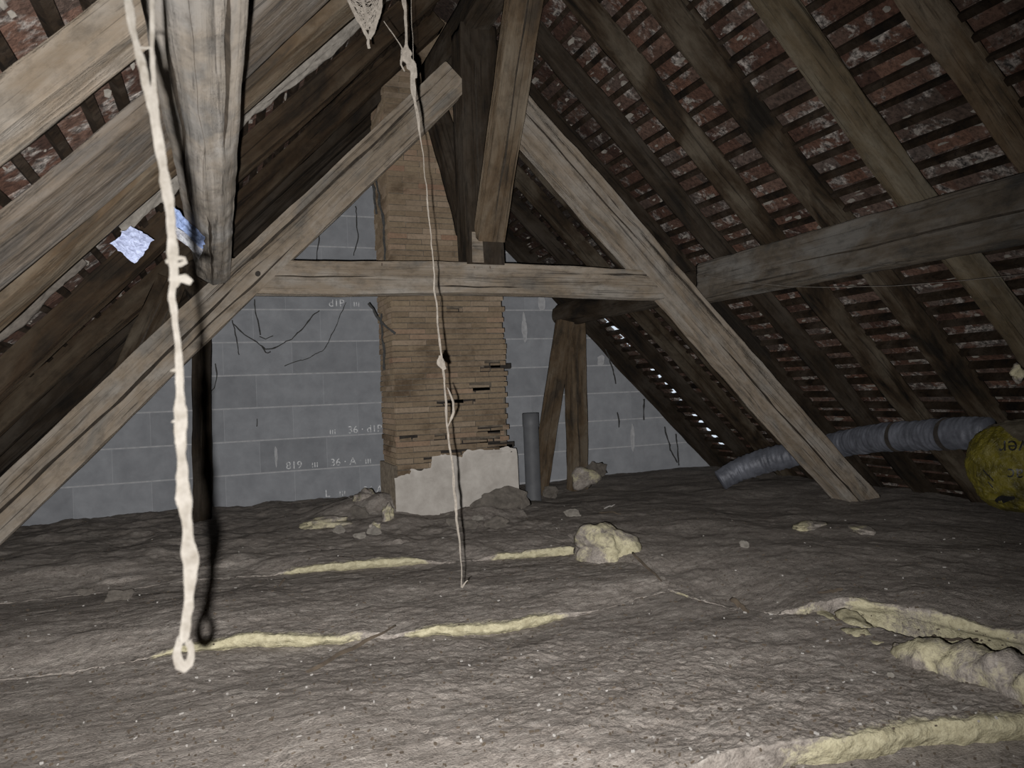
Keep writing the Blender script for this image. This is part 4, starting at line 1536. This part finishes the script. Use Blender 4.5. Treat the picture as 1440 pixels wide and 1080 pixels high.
D2 = 1.8
B2 = lambda px, py, d=D2: Vector(ray(px, py) * d)
far = empty('hanging_string', B2(650, 833), 'thin cobwebbed string hanging in front of the brick chimney', 'string', 'hanging strings')
string('string', [B2(562, -60), B2(567, -10), B2(571, 40), B2(572, 75), B2(579, 95), B2(585, 150), B2(592, 200), B2(600, 270), B2(607, 340), B2(612, 410), B2(617, 470), B2(623, 520), B2(629, 590),
                  B2(635, 650), B2(640, 700), B2(645, 760), B2(648, 800), B2(649, 826)],
       [0.006, 0.010, 0.008, 0.009, 0.010, 0.003, 0.0026, 0.0026, 0.003, 0.0038, 0.0042, 0.006, 0.0045, 0.0055, 0.0052, 0.0048, 0.004, 0.003], STRING2, seed=21, parent=far, step=0.008, jit=0.004, n=8, thick=0.5)
string('cobweb_tuft', [B2(571, 60), B2(572, 80), B2(580, 96), B2(584, 110)], [0.004, 0.011, 0.013, 0.004], STRING2, seed=22, parent=far, lump=0.9)
string('cobweb_tuft', [B2(619, 500), B2(621, 512), B2(626, 520)], [0.004, 0.010, 0.004], STRING2, seed=23, parent=far, lump=0.9)
string('thread', [B2(629, 545), B2(637, 565), B2(638, 580), B2(634, 592), B2(630, 600)], [0.0015, 0.002, 0.004, 0.003, 0.002], STRING2, seed=24, parent=far)
string('thread', [B2(649, 826), B2(655, 818), B2(658, 816)], [0.003, 0.002, 0.001], STRING2, seed=25, parent=far)
string('thread', [B2(540, 30), B2(550, 45), B2(562, 62), B2(569, 76)], [0.001, 0.0012, 0.001, 0.002], STRING2, seed=26, parent=far)
string('thread', [B2(578, -40), B2(579, 30), B2(582, 90), B2(585, 110)], [0.0008] * 4, STRING2, seed=27, parent=far)
string('thread', [B2(565, 70), B2(564, 90), B2(569, 100)], [0.002, 0.003, 0.002], STRING2, seed=28, parent=far)

web = empty('cobweb', B2(518, 60, 1.75), 'dusty hanging cobweb pocket at the top edge, left of the thin string', 'cobweb', 'cobwebs')
Wp = lambda x, y: B2(x, y, 1.75)
string('strand', [Wp(478, -40), Wp(490, 0), Wp(503, 25), Wp(512, 42), Wp(518, 54)], [0.003, 0.0035, 0.004, 0.005, 0.006], STRING2, seed=31, parent=web)
string('strand', [Wp(540, -40), Wp(536, 0), Wp(533, 20), Wp(526, 38), Wp(519, 54)], [0.006, 0.0065, 0.006, 0.006, 0.006], STRING2, seed=32, parent=web)
string('strand', [Wp(518, 54), Wp(517, 60), Wp(519, 68)], [0.004, 0.004, 0.003], STRING2, seed=33, parent=web)
string('strand', [Wp(505, -20), Wp(514, 15), Wp(516, 40)], [0.002, 0.004, 0.002], STRING2, seed=34, parent=web)
fine = []
rr = random.Random(4)
for i in range(60):
    y0, y1 = rr.uniform(-10, 42), rr.uniform(-10, 45)
    x0 = 485 + (y0 + 10) * 0.55 + rr.uniform(0, 8)
    x1 = 538 - (y1 + 10) * 0.3 - rr.uniform(0, 8)
    pts = [Wp(x0, y0), Wp((x0 + x1) / 2 + rr.uniform(-6, 6), (y0 + y1) / 2 + rr.uniform(-2, 8)), Wp(x1, y1)]
    fine.append(tube_data(resample(pts, 0.01), 0.0009, 4))
under(link('fine_threads', mesh('fine_threads', *merge(fine)), STRING2, kind='stuff'), web)


def darkweb(label, lines, Y, r=0.004):
    p0 = at_depth(lines[0][0][0], lines[0][0][1], Y)
    root = empty('cobweb', p0, label, 'cobweb', 'cobwebs')
    for ln in lines:
        pts = resample([at_depth(x, y, Y) for x, y in ln], 0.02)
        pts = pts + 0.012 * np.c_[fbm(np.arange(len(pts)) * .4, ln[0][0], 0), 0 * np.arange(len(pts)), fbm(np.arange(len(pts)) * .4, ln[0][1], 3)]
        dat = tube_data(pts, 0.6 * r * (1 + 1.2 * np.abs(fbm(np.arange(len(pts)) * 0.6, ln[0][0], 1))), 5, 0.6, ln[0][0])
        under(link('strand', mesh('strand', *dat), DARKWEB), root)
    return root


darkweb('sooty cobweb drooping over the upper left of the block wall', [[(326, 455), (340, 468), (356, 478), (368, 487), (375, 492), (392, 487), (410, 478), (430, 456), (448, 436)],
                                                                  [(366, 472), (374, 477), (383, 472)], [(368, 487), (374, 497), (381, 494)], [(357, 420), (362, 450), (366, 470)]], 5.9, 0.006)
darkweb('thin dark cobweb thread right of the drooping cobweb', [[(425, 507), (440, 500), (455, 493), (468, 468), (476, 450), (486, 425)], [(400, 515), (425, 507)]], 5.92, 0.004)
darkweb('dark cobweb wisps at left edge of the block wall', [[(303, 512), (304, 530), (302, 545), (295, 556)], [(327, 450), (333, 480), (337, 500)], [(361, 590), (362, 600)]], 5.9, 0.005)
darkweb('dark cobweb tatters hanging at the right gable edge', [[(847, 480), (855, 500), (862, 520), (866, 540)], [(868, 580), (871, 600)], [(905, 560), (905, 590)], [(950, 610), (955, 655)], [(935, 600), (942, 630), (952, 650)]], 5.88, 0.008)
darkweb('dark cobweb on wall blocks above the tie beam', [[(450, 318), (447, 350), (444, 368)], [(500, 290), (503, 330), (498, 360)]], 5.9, 0.006)
darkweb('tangled dark cobweb on the upper left corner of the chimney', [[(519, 425), (530, 445), (545, 460), (556, 470)], [(528, 240), (533, 280), (540, 320), (541, 365)], [(522, 250), (530, 300)], [(536, 440), (540, 520)]], 4.58, 0.009)

wr = [at_depth(990, 388, 3.62), at_depth(1060, 398, 3.2), at_depth(1110, 403, 2.95), at_depth(1160, 404, 2.72), at_depth(1260, 402, 2.40), at_depth(1350, 395, 2.12), at_depth(1440, 386, 1.9), at_depth(1500, 380, 1.8)]
link('wire', mesh('wire', *tube_data(resample(wr, 0.03), 0.0016, 6)), STONE, None, 'thin slack wire strung below the right purlin', 'wire')
